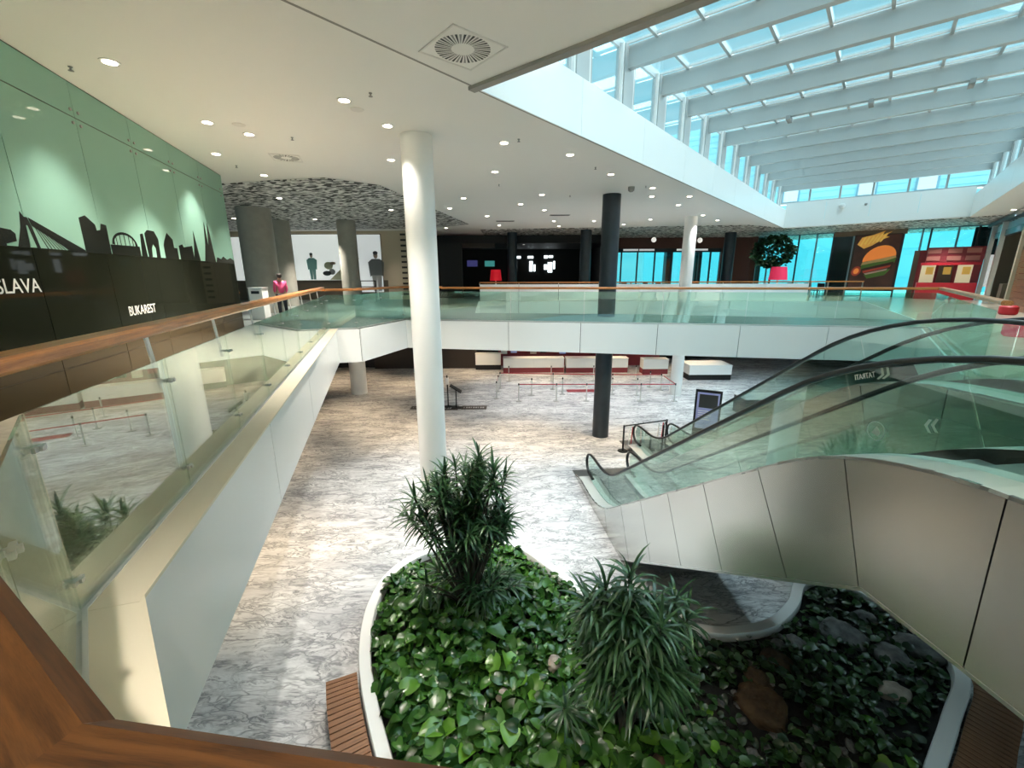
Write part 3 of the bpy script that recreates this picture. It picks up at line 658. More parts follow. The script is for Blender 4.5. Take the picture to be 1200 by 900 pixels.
balustrade('short glass balustrade round the corner between the mural walkway and the bridge', [3, 4, 5], 'bridge_glass', 'rail_wood', 1.4, rz=UP + 1.22)
balustrade('long green tinted glass balustrade along the front of the bridge', [6], 'bridge_glass', 'rail_wood', 2.45, clamps=False, posts=False, rz=UP + 1.19)
balustrade('green tinted glass balustrade beside the heads of the escalators', [7], 'bridge_glass', 'rail_wood', 1.9, clamps=False, posts=False, rz=UP + 1.19)
# white parapet in front of the dark shops
FP0, FP1, FP2 = Vector((-2.0, 27.45, 0)), Vector((17.6, 25.98, 0)), Vector((20.6, 25.75, 0))
pr = empty('parapet', FP0 + Vector((0, 0, UP)), 'long white solid parapet with wooden rail before the dark shops', 'parapet')
d_ = (FP1 - FP0).normalized(); Lp = (FP1 - FP0).length; nn_ = Vector((-d_.y, d_.x, 0))
for k in range(8):
    a, b = FP0 + d_ * (Lp * k / 8 + .012), FP0 + d_ * (Lp * (k + 1) / 8 - .012)
    MB().hexa([Vector((*x.xy, UP + .02)) for x in (a, b, b + nn_ * .12, a + nn_ * .12)] + [Vector((*x.xy, 6.02)) for x in (a, b, b + nn_ * .12, a + nn_ * .12)]).build('panel', 'white_panel', pr)
sbar('handrail', FP0 + Vector((0, .05, 6.13)), FP1 + Vector((0, .05, 6.13)), .1, .07, 'rail_wood', pr)
for k in range(9): MB().bar(FP0 + d_ * (Lp * k / 8) + nn_ * .06 + Vector((0, 0, 6.0)), FP0 + d_ * (Lp * k / 8) + nn_ * .06 + Vector((0, 0, 6.1)), .03, .03).build('bracket', 'steel', pr)
orl = empty('open_railing', FP1 + Vector((0, 0, UP)), 'short open steel railing at the end of the white parapet', 'railing')
for k in range(4):
    c = FP1 + (FP2 - FP1) * (k / 3 * .96 + .03); MB().bar(c + Vector((0, 0, UP)), c + Vector((0, 0, 6.1)), .05, .05).build('post', 'steel', orl)
for z in (5.3, 5.7): MB().bar(FP1 + Vector((0, 0, z)), FP2 + Vector((0, 0, z)), .03, .04).build('bar', 'steel', orl)
sbar('handrail', FP1 + Vector((0, 0, 6.13)), FP2 + Vector((0, 0, 6.13)), .1, .07, 'rail_wood', orl)

# ================================================================== ESCALATORS
EP = Vector((2.08, 13.57, 0)); ED = Vector((2.57 - 2.08, 8.89 - 13.57, 0)).normalized(); EN = Vector((-ED.y, ED.x, 0))
def bez(a, b, c, n=8): return [(a * (1 - t) ** 2 + b * 2 * t * (1 - t) + c * t * t) for t in [k / n for k in range(n + 1)]]
C1, C2 = Vector((2.9, .22)), Vector((10.1, 5.2)); SLD = (C2 - C1).normalized(); S_END = 12.7
DECK = [Vector((.8, .22)), Vector((1.3, .22))] + bez(C1 - Vector((1.1, 0)), C1, C1 + SLD * 1.1) + [C1 + SLD * (1.1 + ((C2 - C1).length - 2.3) * k / 10) for k in range(1, 10)] + bez(C2 - SLD * 1.2, C2, C2 + Vector((1.2, 0))) + [Vector((11.8, 5.2)), Vector((S_END, 5.2))]
def at_s(path, s):
    for i in range(len(path) - 1):
        if path[i].x <= s <= path[i + 1].x + 1e-6: t = (s - path[i].x) / max(1e-6, path[i + 1].x - path[i].x); return path[i].lerp(path[i + 1], t), (path[i + 1] - path[i]).normalized()
    return path[-1].copy(), Vector((1, 0))
def offs(path, d):
    out = []
    for i, p in enumerate(path):
        t = (path[min(i + 1, len(path) - 1)] - path[max(i - 1, 0)]).normalized(); out.append(p + Vector((-t.y, t.x)) * d)
    return out
HR = offs(DECK, .83)
BOT = [Vector((0, 0)), Vector((4.71, 0)), Vector((10.33, 3.84)), Vector((S_END + 1, 3.84))]
def escalator(label, du, dl, text=False):
    root = empty('escalator', EP + ED * du + EN * dl, label, 'escalator', 'pair of escalators')
    def Q(s, l_, z): v = EP + ED * (s + du) + EN * (l_ + dl); return Vector((v.x, v.y, z))
    joints = [1.0, 2.3, 3.4, 4.5, 5.55, 6.65, 7.7, 8.8, 9.9, 11.1, 12.3]
    # cladding panels, joints square to the slope
    for l_, sg in ((0.0, 1), (2.03, -1)):
        cl_ = MB().hexa([Q(.3, l_, 0), Q(1.0, l_, 0), Q(1.0, l_ + .03 * sg, 0), Q(.3, l_ + .03 * sg, 0), Q(.3, l_, .05), Q(1.0, l_, .2), Q(1.0, l_ + .03 * sg, .2), Q(.3, l_ + .03 * sg, .05)]).build('side_cladding', 'cladding', root)
        for i in range(len(joints)):
            s0 = joints[i]; s1 = joints[i + 1] if i + 1 < len(joints) else S_END
            def down(s):
                p, t = at_s(DECK, s); nrm = Vector((t.y, -t.x)); 
                for k in range(1, 400):
                    q = p + nrm * (k * .01); zb = 0 if q.x < 4.71 else (min(3.84, (q.x - 4.71) * .6833))
                    if q.y <= zb: return Vector((q.x, zb))
                return p
            g = .006; top = [at_s(DECK, s0 + g + (s1 - s0 - 2 * g) * k / 8)[0] for k in range(9)]
            b0, b1 = down(s0 + g), down(s1 - g); bot = [b1] + [c for c in reversed(BOT[1:3]) if b0.x < c.x < b1.x] + [b0]
            poly = top + bot; n_ = len(poly)
            v = [Q(p.x, l_, p.y) for p in poly] + [Q(p.x, l_ + .03 * sg, p.y) for p in poly]
            mk('cladding_panel', v, [tuple(range(n_)), tuple(n_ + k for k in reversed(range(n_)))] + [(k, n_ + k, n_ + (k + 1) % n_, (k + 1) % n_) for k in range(n_)], 'cladding', cl_)
        # bottom edge bead
        bead = MB()
        for a, b in ((BOT[1], BOT[2]), (BOT[2], Vector((S_END, 3.84)))): bead.bar(Q(a.x, l_ + .02 * sg, a.y - .015), Q(b.x, l_ + .02 * sg, b.y - .015), .05, .03)
        bead.build('edge_bead', 'steel', cl_)
    # soffit
    sf = MB()
    for a, b in ((Vector((4.8, .06)), Vector((10.33, 3.84))), (Vector((10.33, 3.84)), Vector((S_END, 3.84)))):
        sf.hexa([Q(a.x, .03, a.y), Q(b.x, .03, b.y), Q(b.x, 2.0, b.y), Q(a.x, 2.0, a.y), Q(a.x, .03, a.y + .03), Q(b.x, .03, b.y + .03), Q(b.x, 2.0, b.y + .03), Q(a.x, 2.0, a.y + .03)])
    sf.build('soffit', 'cladding', root)
    # decks, skirts, glass, handrails
    for l0, l1, lg, lsk in ((0.0, .5, .33, .5), (1.53, 2.03, 1.70, 1.53)):
        dk = MB(); 
        top = DECK; low = offs(DECK, -.03)
        for i in range(len(DECK) - 1):
            dk.hexa([Q(low[i].x, l0, low[i].y), Q(low[i + 1].x, l0, low[i + 1].y), Q(low[i + 1].x, l1, low[i + 1].y), Q(low[i].x, l1, low[i].y),
                     Q(top[i].x, l0, top[i].y), Q(top[i + 1].x, l0, top[i + 1].y), Q(top[i + 1].x, l1, top[i + 1].y), Q(top[i].x, l1, top[i].y)])
        autosmooth(dk.build('deck', 'deck', root))
        skm = MB(); low = offs(DECK, -.3)
        for i in range(len(DECK) - 1):
            a0_, a1_ = lsk - .01, lsk + .01
            skm.hexa([Q(low[i].x, a0_, low[i].y), Q(low[i + 1].x, a0_, low[i + 1].y), Q(low[i + 1].x, a1_, low[i + 1].y), Q(low[i].x, a1_, low[i].y),
                      Q(top[i].x, a0_, top[i].y - .002), Q(top[i + 1].x, a0_, top[i + 1].y - .002), Q(top[i + 1].x, a1_, top[i + 1].y - .002), Q(top[i].x, a1_, top[i].y - .002)])
        skm.build('skirt', 'esc_dark', root)
        gj = [1.0, 2.9, 4.7, 6.4, 8.1, 9.75, 11.4, S_END - .1]
        for k in range(len(gj) - 1):
            pts = [at_s(DECK, gj[k] + .008 + (gj[k + 1] - gj[k] - .016) * j / 10) for j in range(11)]
            lo = [p for p, t in pts]; hi = [p + Vector((-t.y, t.x)) * .80 for p, t in pts]
            if k == 0:   # rounded newel end
                lo = [lo[0] + Vector((0, 0))] + lo; hi = [hi[0] + Vector((-.28, -.35)), hi[0] + Vector((-.16, -.1))] + hi
            poly = lo + hi[::-1]; n_ = len(poly)
            v = [Q(p.x, lg - .006, p.y) for p in poly] + [Q(p.x, lg + .006, p.y) for p in poly]
            mk('glass_panel', v, [tuple(range(n_)), tuple(n_ + j for j in reversed(range(n_)))] + [(j, n_ + j, n_ + (j + 1) % n_, (j + 1) % n_) for j in range(n_)], 'esc_glass', root)
        # handrail loop
        path = [Vector((1.25, .34))] + [Vector((.95, .66)) + Vector((-.42 * math.sin(t), -.34 * math.cos(t))) for t in [math.pi * k / 10 for k in range(1, 10)]] + [Vector((.95, 1.02))] + [p for p in HR if p.x > 1.1] + \
               [Vector((S_END + .38 * math.sin(t), 5.66 + .37 * math.cos(t))) for t in [math.pi * k / 10 for k in range(1, 11)]]
        hb = MB(); n8 = [(-.042, -.01), (-.042, .02), (-.025, .036), (.025, .036), (.042, .02), (.042, -.01), (.025, -.022), (-.025, -.022)]
        bse = 0
        for i, p in enumerate(path):
            t = (path[min(i + 1, len(path) - 1)] - path[max(i - 1, 0)]).normalized(); nr = Vector((-t.y, t.x))
            for (x_, y_) in n8: c = p + nr * y_; hb.v.append(tuple(Q(c.x, lg + x_, c.y)))
        for i in range(len(path) - 1):
            for k in range(8): hb.f.append((i * 8 + k, i * 8 + (k + 1) % 8, (i + 1) * 8 + (k + 1) % 8, (i + 1) * 8 + k))
        hb.f.append(tuple(range(8))); hb.f.append(tuple((len(path) - 1) * 8 + k for k in reversed(range(8))))
        autosmooth(hb.build('handrail', 'rubber', root), 50)
    # steps
    base = offs(DECK, -.10); s0 = 2.0
    for k in range(24):
        s = 1.9 + .38 * k
        if s > 10.9: break
        p, t = at_s(base, s); z = max(.02, min(UP + .0, p.y))
        MB().hexa([Q(s, .54, z - .22), Q(s + .4, .54, z - .22), Q(s + .4, 1.49, z - .22), Q(s, 1.49, z - .22), Q(s, .54, z), Q(s + .4, .54, z), Q(s + .4, 1.49, z), Q(s, 1.49, z)]).build('step', 'step_metal', root)
    # landing plates
    MB().hexa([Q(-.1, .02, 0), Q(1.95, .02, 0), Q(1.95, 2.01, 0), Q(-.1, 2.01, 0), Q(-.1, .02, .018), Q(1.95, .02, .018), Q(1.95, 2.01, .018), Q(-.1, 2.01, .018)]).build('landing_plate', 'step_metal', root)
    MB().hexa([Q(10.9, .52, UP - .06), Q(S_END, .52, UP - .06), Q(S_END, 1.51, UP - .06), Q(10.9, 1.51, UP - .06), Q(10.9, .52, UP + .02), Q(S_END, .52, UP + .02), Q(S_END, 1.51, UP + .02), Q(10.9, 1.51, UP + .02)]).build('landing_plate', 'step_metal', root)
    return root, Q
e1_, QE = escalator('near escalator with steel cladding rising over the planter', 0, 0)
e2_, QE2 = escalator('farther escalator set behind the steel clad one, rising to the gallery', -2.45, 2.55)
def esc_print(l_, s, z, poly, root, Q, name='print'):
    n_ = len(poly); v = [Q(s + x, l_ - .010, z + y) for x, y in poly] + [Q(s + x, l_ - .008, z + y) for x, y in poly]
    mk(name, v, [tuple(range(n_)), tuple(n_ + k for k in reversed(range(n_)))] + [(k, n_ + k, n_ + (k + 1) % n_, (k + 1) % n_) for k in range(n_)], 'decal_white', root)
def ring_poly(r0, r1, n=20): return [(r1 * math.cos(2 * math.pi * k / n), r1 * math.sin(2 * math.pi * k / n)) for k in range(n + 1)] + [(r0 * math.cos(2 * math.pi * k / n), r0 * math.sin(2 * math.pi * k / n)) for k in range(n, -1, -1)]
chev = [(0, .06), (.022, .06), (.0, 0), (.04, -.05), (.018, -.05), (-.025, 0)]
for dx in (0, .05):
    esc_print(.33, 10.28 + dx, 5.36 + dx * .4, chev, e1_, QE, 'chevron_print')
    esc_print(.33, 9.80 + dx, 5.69 + dx * .3, [(-x, y) for x, y in reversed(chev)], e1_, QE, 'chevron_print')
esc_print(.33, 9.86, 5.16, ring_poly(.082, .092), e1_, QE, 'emblem_print')
esc_print(.33, 9.86, 5.16, [(-.04, -.03), (.03, -.045), (.045, .0), (.0, .045), (-.02, .01)], e1_, QE, 'emblem_print')
to = QE(9.745, .322, 5.655)
xa = (-ED * .93 + Vector((0, 0, -.37))).normalized(); za = -EN; ya = xa.cross(za) * -1
ya = Vector((0, 0, 1)) - xa * xa.z; ya.normalize()
text_mesh('lettering', 'TATRATI', .075, 'letter_white', e1_, Matrix(((xa.x, ya.x, za.x, to.x), (xa.y, ya.y, za.y, to.y), (xa.z, ya.z, za.z, to.z), (0, 0, 0, 1))), .72)

# ================================================================== CEILING FITTINGS
WARM, NEUT = (1.0, .93, .83), (1.0, .98, .95)
def downlight(x, y, watts, label, group, z=CE, warm=True, r=.085, col=None):
    root = empty('downlight', (x, y, z), label, 'downlight', group)
    MB().lathe((x, y, z), [(r + .035, -.012), (r + .035, -.002), (r, -.002), (r, -.012)], 16).build('ring', 'lamp_ring', root)
    MB().lathe((x, y, z), [(r, -.016), (r, -.006)], 14).build('lens', 'lamp_glow', root)
    li = bpy.data.lights.new('beam', 'SPOT'); li.energy = watts; li.spot_size = math.radians(86); li.spot_blend = .7; li.shadow_soft_size = .07; li.color = col or (WARM if warm else NEUT)
    lo = bpy.data.objects.new('beam', li); lo.location = (x, y, z - .03); link(lo); setpar(lo, root)
LW = 1050
DL = [(-5.48, 6.77), (-5.79, 9.16), (-5.42, 9.88), (-7.08, 11.34), (-7.2, 13.6), (-2.79, 8.13), (-2.42, 9.4), (-3.05, 11.96)]
for x, y in DL: downlight(x, y, LW * (.25 if (x, y) == (-2.42, 9.4) else .45 if (x, y) in ((-5.48, 6.77), (-7.08, 11.34), (-7.2, 13.6)) else 1.15), 'round recessed downlight in the white ceiling over the mural walkway', 'downlights over the mural walkway')
for x, y in [(-.15, 10.55), (-.46, 13.31), (1.45, 11.56), (-1.82, 17.61), (.39, 19.1), (1.13, 16.96), (2.93, 13.7), (4.82, 15.78), (5.32, 17.43), (1.51, 20.82), (-2.71, 20.18), (-1.2, 22.77),
             (-.72, 26.97), (2.34, 25.0), (2.9, 27.58), (4.56, 25.08), (6.64, 26.82), (7.46, 24.44), (7.11, 19.52), (6.75, 17.46), (9.59, 22.82), (11.31, 24.96)]:
    downlight(x, y, LW * .35, 'small recessed downlight in the white ceiling over the bridge', 'downlights over the bridge', warm=False)
for x, y in [(-8.67, 17.24), (-13.96, 22.97), (-10.09, 23.45), (-5.34, 20.35)]:
    downlight(x, y, LW * 2.2, 'recessed downlight set in the perforated ceiling by the grey columns', 'downlights in the perforated ceiling', z=CE - .03)
for x, y in [(-4.07, 28.3), (-10.48, 28.4), (-7.6, 28.3), (-13.5, 28.4)]:
    downlight(x, y, LW * .25, 'recessed downlight washing the wall of posters', 'downlights along the poster wall')
for a, b in ((20, 9.6), (23, 9.9), (26, 9.6), (14, 9.7)):
    v = sk(a, b); downlight(v.x, v.y, LW * .5, 'square recessed light in the ceiling over the gallery shops', 'lights over the gallery shops', warm=False)
def sprinkler(x, y, s=.034):
    o = MB().lathe((x, y, CE), [(.008, -.06), (s, -.055), (s, -.05), (.012, -.045), (.012, -.015), (s * .8, -.01), (s * .8, 0)], 12).build('sprinkler', 'grille')
    props(o, 'small dark sprinkler head hanging below the white ceiling', 'sprinkler', 'sprinkler heads')
for x, y in [(-6.16, 6.91), (-4.65, 10.12), (-2.26, 7.85), (.17, 10.31), (2.32, 12.86), (-.39, 15.09), (4.5, 15.48), (2.19, 17.17), (-7.31, 12.49)]: sprinkler(x, y)
o = autosmooth(MB().lathe((4.05, 15.61, CE), [(.05, -.16), (.10, -.12), (.11, -.05), (.11, 0)], 16).build('dome_camera', 'grille')); props(o, 'dark dome camera on the white ceiling near the slate column', 'camera')
for x, y in ((-2.72, 8.55), (-5.28, 9.31)):
    o = MB().lathe((x, y, CE), [(.11, -.012), (.12, -.004), (.12, 0)], 20).build('ceiling_speaker', 'lamp_ring'); props(o, 'flat pale round speaker flush with the white ceiling', 'speaker', 'ceiling speakers')
# square swirl diffuser near the corner of the roof light
def diffuser(x, y, half, ang, label, n=40):
    root = empty('air_diffuser', (x, y, CE), label, 'vent', None)
    ca, sa = math.cos(ang), math.sin(ang); R = lambda u, v, z: (x + u * ca - v * sa, y + u * sa + v * ca, z)
    f = MB()
    for (u0, u1, v0, v1) in ((-half, half, -half, -half + .025), (-half, half, half - .025, half), (-half, -half + .025, -half, half), (half - .025, half, -half, half)):
        f.hexa([R(u0, v0, CE - .012), R(u1, v0, CE - .012), R(u1, v1, CE - .012), R(u0, v1, CE - .012), R(u0, v0, CE), R(u1, v0, CE), R(u1, v1, CE), R(u0, v1, CE)])
    f.build('frame', 'lamp_ring', root)
    MB().hexa([R(-half, -half, CE - .004), R(half, -half, CE - .004), R(half, half, CE - .004), R(-half, half, CE - .004), R(-half, -half, CE), R(half, -half, CE), R(half, half, CE), R(-half, half, CE)]).build('plate', 'white_ceiling', root)
    for k in range(n):
        t = 2 * math.pi * k / n; w = .55 * math.pi / n; r0_, r1_ = half * .36, half * .86
        q = [R(r0_ * math.cos(t), r0_ * math.sin(t), 0), R(r1_ * math.cos(t - w + .12), r1_ * math.sin(t - w + .12), 0), R(r1_ * math.cos(t + w + .12), r1_ * math.sin(t + w + .12), 0), R(r0_ * math.cos(t + w), r0_ * math.sin(t + w), 0)]
        MB().hexa([(a, b, CE - .007) for a, b, c in q] + [(a, b, CE - .005) for a, b, c in q]).build('slot', 'grille' if k % 2 else 'joint_dark', root)
diffuser(-.62, 6.48, .42, math.radians(40), 'square swirl air diffuser in the ceiling beside the roof light corner')
diffuser(-5.6, 11.75, .34, math.radians(17), 'square swirl air diffuser in the ceiling over the mural walkway', 24)
for x, y, t in ((-.33, 24.9, 'nearer the perforated ceiling'), (2.4, 22.6, 'over the bridge'), (-4.2, 26.6, 'close to the poster wall')):
    root = empty('slot_vent', (x, y, CE), f'dark slotted air vent in the white ceiling {t}', 'vent')
    MB().box((x - .5, y - .18, CE - .012), (x + .5, y + .18, CE)).build('frame', 'seam', root)
    for k in range(3): MB().box((x - .45, y - .14 + k * .1, CE - .02), (x + .45, y - .08 + k * .1, CE - .012)).build('slot', 'joint_dark', root)
for x in (-4.5, -.5, 3.5, 8, 13):  # unseen lamps behind the camera, added so floor bounce brightens the ceiling
    for y in (-11, -7.5, -4, -.5): downlight(x, y, LW * .9, 'unseen fill downlight added in the white ceiling over the near gallery', 'added fill downlights over the near gallery')
for a, b in ((6, 11), (10, 11.5), (18, 11.3), (30, -3), (31, 3), (31, 8)):
    v = sk(a, b); downlight(v.x, v.y, LW * .8, 'recessed downlight in the white ceiling over the shop gallery', 'downlights over the shop gallery', warm=False)
# lamps under the slabs that warm the ground floor (recessed in the soffit)
for x, y in [(-4.6, 17.5), (-8, 20), (-6.5, 25.5), (-11, 27), (-9.5, 14), (-6.3, 9), (-12, 18), (0.5, 16.8), (4.5, 16), (9, 14.6), (2, 28.5), (7, 28.5), (12, 28.5), (-3, 28.8)]:
    downlight(x, y, 480, 'warm recessed downlight in the soffit above the ground floor', 'downlights in the ground floor soffits', z=ZB - .02 if y < 27.4 else ZB + .02, col=(1.0, .74, .46))

# ================================================================== PLANTER
def smooth_closed(pts, n=6):
    out = []; N = len(pts)
    for i in range(N):
        p0, p1, p2, p3 = [Vector(pts[(i + k) % N]) for k in (-1, 0, 1, 2)]
        for k in range(n):
            t = k / n; out.append(.5 * ((2 * p1) + (p2 - p0) * t + (2 * p0 - 5 * p1 + 4 * p2 - p3) * t * t + (3 * p1 - p0 - 3 * p2 + p3) * t ** 3))
    return out
RIM = smooth_closed([(-1.75, 4.33), (-2.28, 5.32), (-2.57, 6.1), (-2.72, 7.0), (-2.6, 7.85), (-2.1, 8.5), (-1.2, 8.95), (-.3, 8.98), (.28, 8.68), (.82, 8.05), (1.5, 7.2), (2.2, 6.75), (3.08, 6.45), (3.78, 6.3), (4.67, 6.46), (5.4, 6.95), (5.9, 7.5), (6.5, 7.7), (7.0, 7.2), (7.3, 6.4), (7.15, 5.5), (6.26, 4.75), (5.4, 4.1), (4.2, 3.2), (2.2, 2.6), (0, 2.7), (-1.1, 3.3)])
def closed_off(P, d):
    N = len(P); out = []
    for i in range(N):
        t = (P[(i + 1) % N] - P[i - 1]).normalized(); out.append(P[i] + Vector((-t.y, t.x)) * d)
    return out
pl = empty('planter', (1, 5, 0), 'large curving white rimmed planter bed on the marble floor', 'planter')
area = sum(RIM[i].x * RIM[(i + 1) % len(RIM)].y - RIM[(i + 1) % len(RIM)].x * RIM[i].y for i in range(len(RIM)))
sg = 1 if area < 0 else -1        # +offset = left of travel = outside when clockwise
OUT_, INN_ = closed_off(RIM, .10 * sg), closed_off(RIM, -.10 * sg)
rm = MB(); N = len(RIM)
for ring, z in ((OUT_, .03), (OUT_, .44), (closed_off(RIM, .085 * sg), .46), (closed_off(RIM, -.085 * sg), .46), (INN_, .44), (INN_, .15)):
    rm.v += [(p.x, p.y, z) for p in ring]
for j in range(5):
    for i in range(N): rm.f.append((j * N + i, j * N + (i + 1) % N, (j + 1) * N + (i + 1) % N, (j + 1) * N + i))
o = autosmooth(rm.build('rim', 'white_paint', pl), 50)
o = MB().prism([(p.x, p.y) for p in (RIM if area > 0 else RIM[::-1])], .02, .30).build('soil_bed', 'soil', pl)
pb = MB(); 
for ring, z in ((closed_off(RIM, .06 * sg), 0), (closed_off(RIM, .06 * sg), .04)): pb.v += [(p.x, p.y, z) for p in ring]
for i in range(N): pb.f.append((i, (i + 1) % N, N + (i + 1) % N, N + i))
pb.build('plinth', 'joint_dark', pl)
def inside(x, y, P, m=0):
    c = False; j = len(P) - 1
    for i in range(len(P)):
        if (P[i].y > y) != (P[j].y > y) and x < (P[j].x - P[i].x) * (y - P[i].y) / (P[j].y - P[i].y) + P[i].x: c = not c
        j = i
    return c
# benches hugging the planter: curved slats outside the rim
def bench(i0, i1, label, wid=.5, nsl=None):
    root = empty('bench', (OUT_[i0 % N].x, OUT_[i0 % N].y, 0), label, 'bench')
    A_ = closed_off(RIM, .13 * sg); B_ = closed_off(RIM, (.13 + wid) * sg); idx = [k % N for k in range(i0, i1 + 1)]
    # slats run outwards from the rim, side by side along it
    for k in range(len(idx) - 1):
        for h in range(2):
            t0, t1 = h / 2 + .04, (h + 1) / 2 - .04
            p = [A_[idx[k]].lerp(A_[idx[k + 1]], t0), A_[idx[k]].lerp(A_[idx[k + 1]], t1), B_[idx[k]].lerp(B_[idx[k + 1]], t1), B_[idx[k]].lerp(B_[idx[k + 1]], t0)]
            mid = (p[0] + p[1]) / 2; end = (p[2] + p[3]) / 2; an = math.atan2(end.y - mid.y, end.x - mid.x); mw = Matrix.Translation((mid.x, mid.y, .42)) @ Matrix.Rotation(an, 4, 'Z'); inv = mw.inverted()
            q = [inv @ Vector((v.x, v.y, .42)) for v in p]
            MB().hexa([(v.x, v.y, -.04) for v in q] + [(v.x, v.y, 0) for v in q]).build('slat', 'bench_wood', root, mw=mw)
    fr = MB()
    for k in range(len(idx) - 1):
        for R_2, R_1 in ((.62, .6), ):
            a, b = closed_off(RIM, (.17 + wid * .85) * sg)[idx[k]], closed_off(RIM, (.17 + wid * .85) * sg)[idx[k + 1]]
            fr.bar((a.x, a.y, .2), (b.x, b.y, .2), .04, .36)
    fr.build('bench_frame', 'joint_dark', root)
bench(-7, 8, 'brown slatted bench curving along the planter beneath the walkway side', .46)
bench(6 * 20 - 2, 6 * 23 - 3, 'brown slatted bench curving along the planter below the escalator', .5)

# ================================================================== PLANTS
def blade(mb, p, d, L, w, droop, segs=4, up=Vector((0, 0, 1))):
    """a long narrow arching leaf"""
    p, d = Vector(p), Vector(d).normalized(); side = d.cross(up)
    if side.length < 1e-3: side = Vector((1, 0, 0))
    side.normalize(); b = len(mb.v); q = p.copy()
    for k in range(segs + 1):
        t = k / segs; ww = w * (math.sin(math.pi * min(1, .18 + t * .82)) ** .7 if k < segs else .04)
        nrm = side.cross(d).normalized()
        mb.v += [tuple(q - side * ww / 2 + nrm * ww * .12), tuple(q), tuple(q + side * ww / 2 + nrm * ww * .12)]
        d = (d + Vector((0, 0, -droop / segs))).normalized(); q = q + d * (L / segs)
    for k in range(segs):
        o = b + k * 3; mb.f += [(o, o + 1, o + 4, o + 3), (o + 1, o + 2, o + 5, o + 4)]
def rosette(mb, c, ax, n, L, w, spread=(.35, 1.45), droop=.9, stretch=.25):
    c, ax = Vector(c), Vector(ax).normalized(); a = ax.orthogonal().normalized(); b_ = ax.cross(a)
    for k in range(n):
        t = k * 2.39996 + random.uniform(-.2, .2); f = k / n; th = spread[0] + (spread[1] - spread[0]) * (1 - f)
        d = ax * math.cos(th) + (a * math.cos(t) + b_ * math.sin(t)) * math.sin(th)
        blade(mb, c - ax * stretch * (1 - f), d, L * random.uniform(.75, 1.15), w * random.uniform(.8, 1.2), droop * random.uniform(.6, 1.3))
def cane_plant(label, base, stems, L, w, n, droop=.9):
    root = empty('cane_plant', (*base[:2], .3), label, 'plant', 'tall cane plants in the planter')
    for (tx, ty, tz, bend, nn, ll) in stems:
        p0 = Vector((base[0] + random.uniform(-.12, .12), base[1] + random.uniform(-.1, .1), .25)); p1 = Vector((tx, ty, tz))
        mid = p0.lerp(p1, .5) + Vector((random.uniform(-.1, .1), random.uniform(-.1, .1), bend))
        pts = [p0 * (1 - t) ** 2 + mid * 2 * t * (1 - t) + p1 * t * t for t in [k / 7 for k in range(8)]]
        MB().tube(pts, [.028 - .014 * k / 7 for k in range(8)], 6).build('cane', 'bark', root, True)
        m_ = MB(); rosette(m_, p1, (p1 - pts[-2]).normalized() + Vector((random.uniform(-.6, .6), random.uniform(-.6, .6), .25)), nn, ll, w, droop=droop, stretch=.32)
        o = m_.build('leaf_rosette', 'plant_leaf', root, True)
    return root
st = []
random.seed(11)
for k in range(62):
    t = random.uniform(0, 2 * math.pi); r = random.uniform(.05, .80); z = random.uniform(1.85, 3.35) - .5 * max(0, r - .35)
    st.append((-.80 + r * math.cos(t) * .92, 7.05 + r * math.sin(t) * .65, z, random.uniform(.1, .5), 26, random.uniform(.27, .38)))
st += [(-.85 + random.uniform(.5, .95) * math.cos(t), 7.0 + .6 * math.sin(t), random.uniform(2.05, 2.6), .4, 28, .34) for t in [k * .45 for k in range(14)]]
st += [(-1.75, 6.9, 2.75, .5, 30, .46), (-1.95, 7.0, 2.35, .5, 28, .42), (-1.5, 6.9, 2.95, .5, 28, .42), (-.35, 7.0, 3.3, .3, 30, .42), (-.6, 7.1, 3.5, .2, 28, .40), (-.1, 6.9, 2.35, .5, 28, .42)]
cane_plant('tall bushy cane plant with narrow dark leaves standing before the white column', (-.85, 7.05), st, .42, .040, 26)
lowst = [(-.85 + .8 * math.cos(t) * q, 7.0 + .6 * math.sin(t) * q, random.uniform(.7, 1.25), .25, 24, .42) for t, q in [(random.uniform(0, 6.28), random.uniform(.4, 1.2)) for _ in range(16)]]
cane_plant('low spreading cane plant growing round the foot of the tall one', (-.75, 6.95), lowst, .42, .045, 24)
st2 = []
for k in range(34):
    t = random.uniform(0, 2 * math.pi); r = random.uniform(.05, .62); z = random.uniform(1.35, 2.7) - .5 * max(0, r - .3)
    st2.append((1.55 + r * math.cos(t), 4.75 + r * math.sin(t) * .7, z, random.uniform(.1, .4), 30, random.uniform(.42, .58)))
st2 += [(1.5, 4.75, 2.85, .1, 34, .50), (2.15, 4.8, 2.45, .4, 30, .42), (2.3, 4.7, 2.2, .4, 30, .44), (1.05, 4.75, 2.3, .3, 30, .46), (1.9, 4.5, 1.6, .3, 34, .60), (1.7, 4.4, 1.9, .3, 34, .60)]
cane_plant('cane plant with long drooping glossy leaves growing beside the dark rocks', (1.58, 4.7), st2, .52, .046, 30, droop=1.5)
cane_plant('small young cane plant with a single drooping crown near the drooping one', (.72, 4.55), [(.68, 4.5, .95, .1, 30, .42), (.9, 4.7, .7, .1, 22, .36)], .4, .04, 26, droop=1.3)

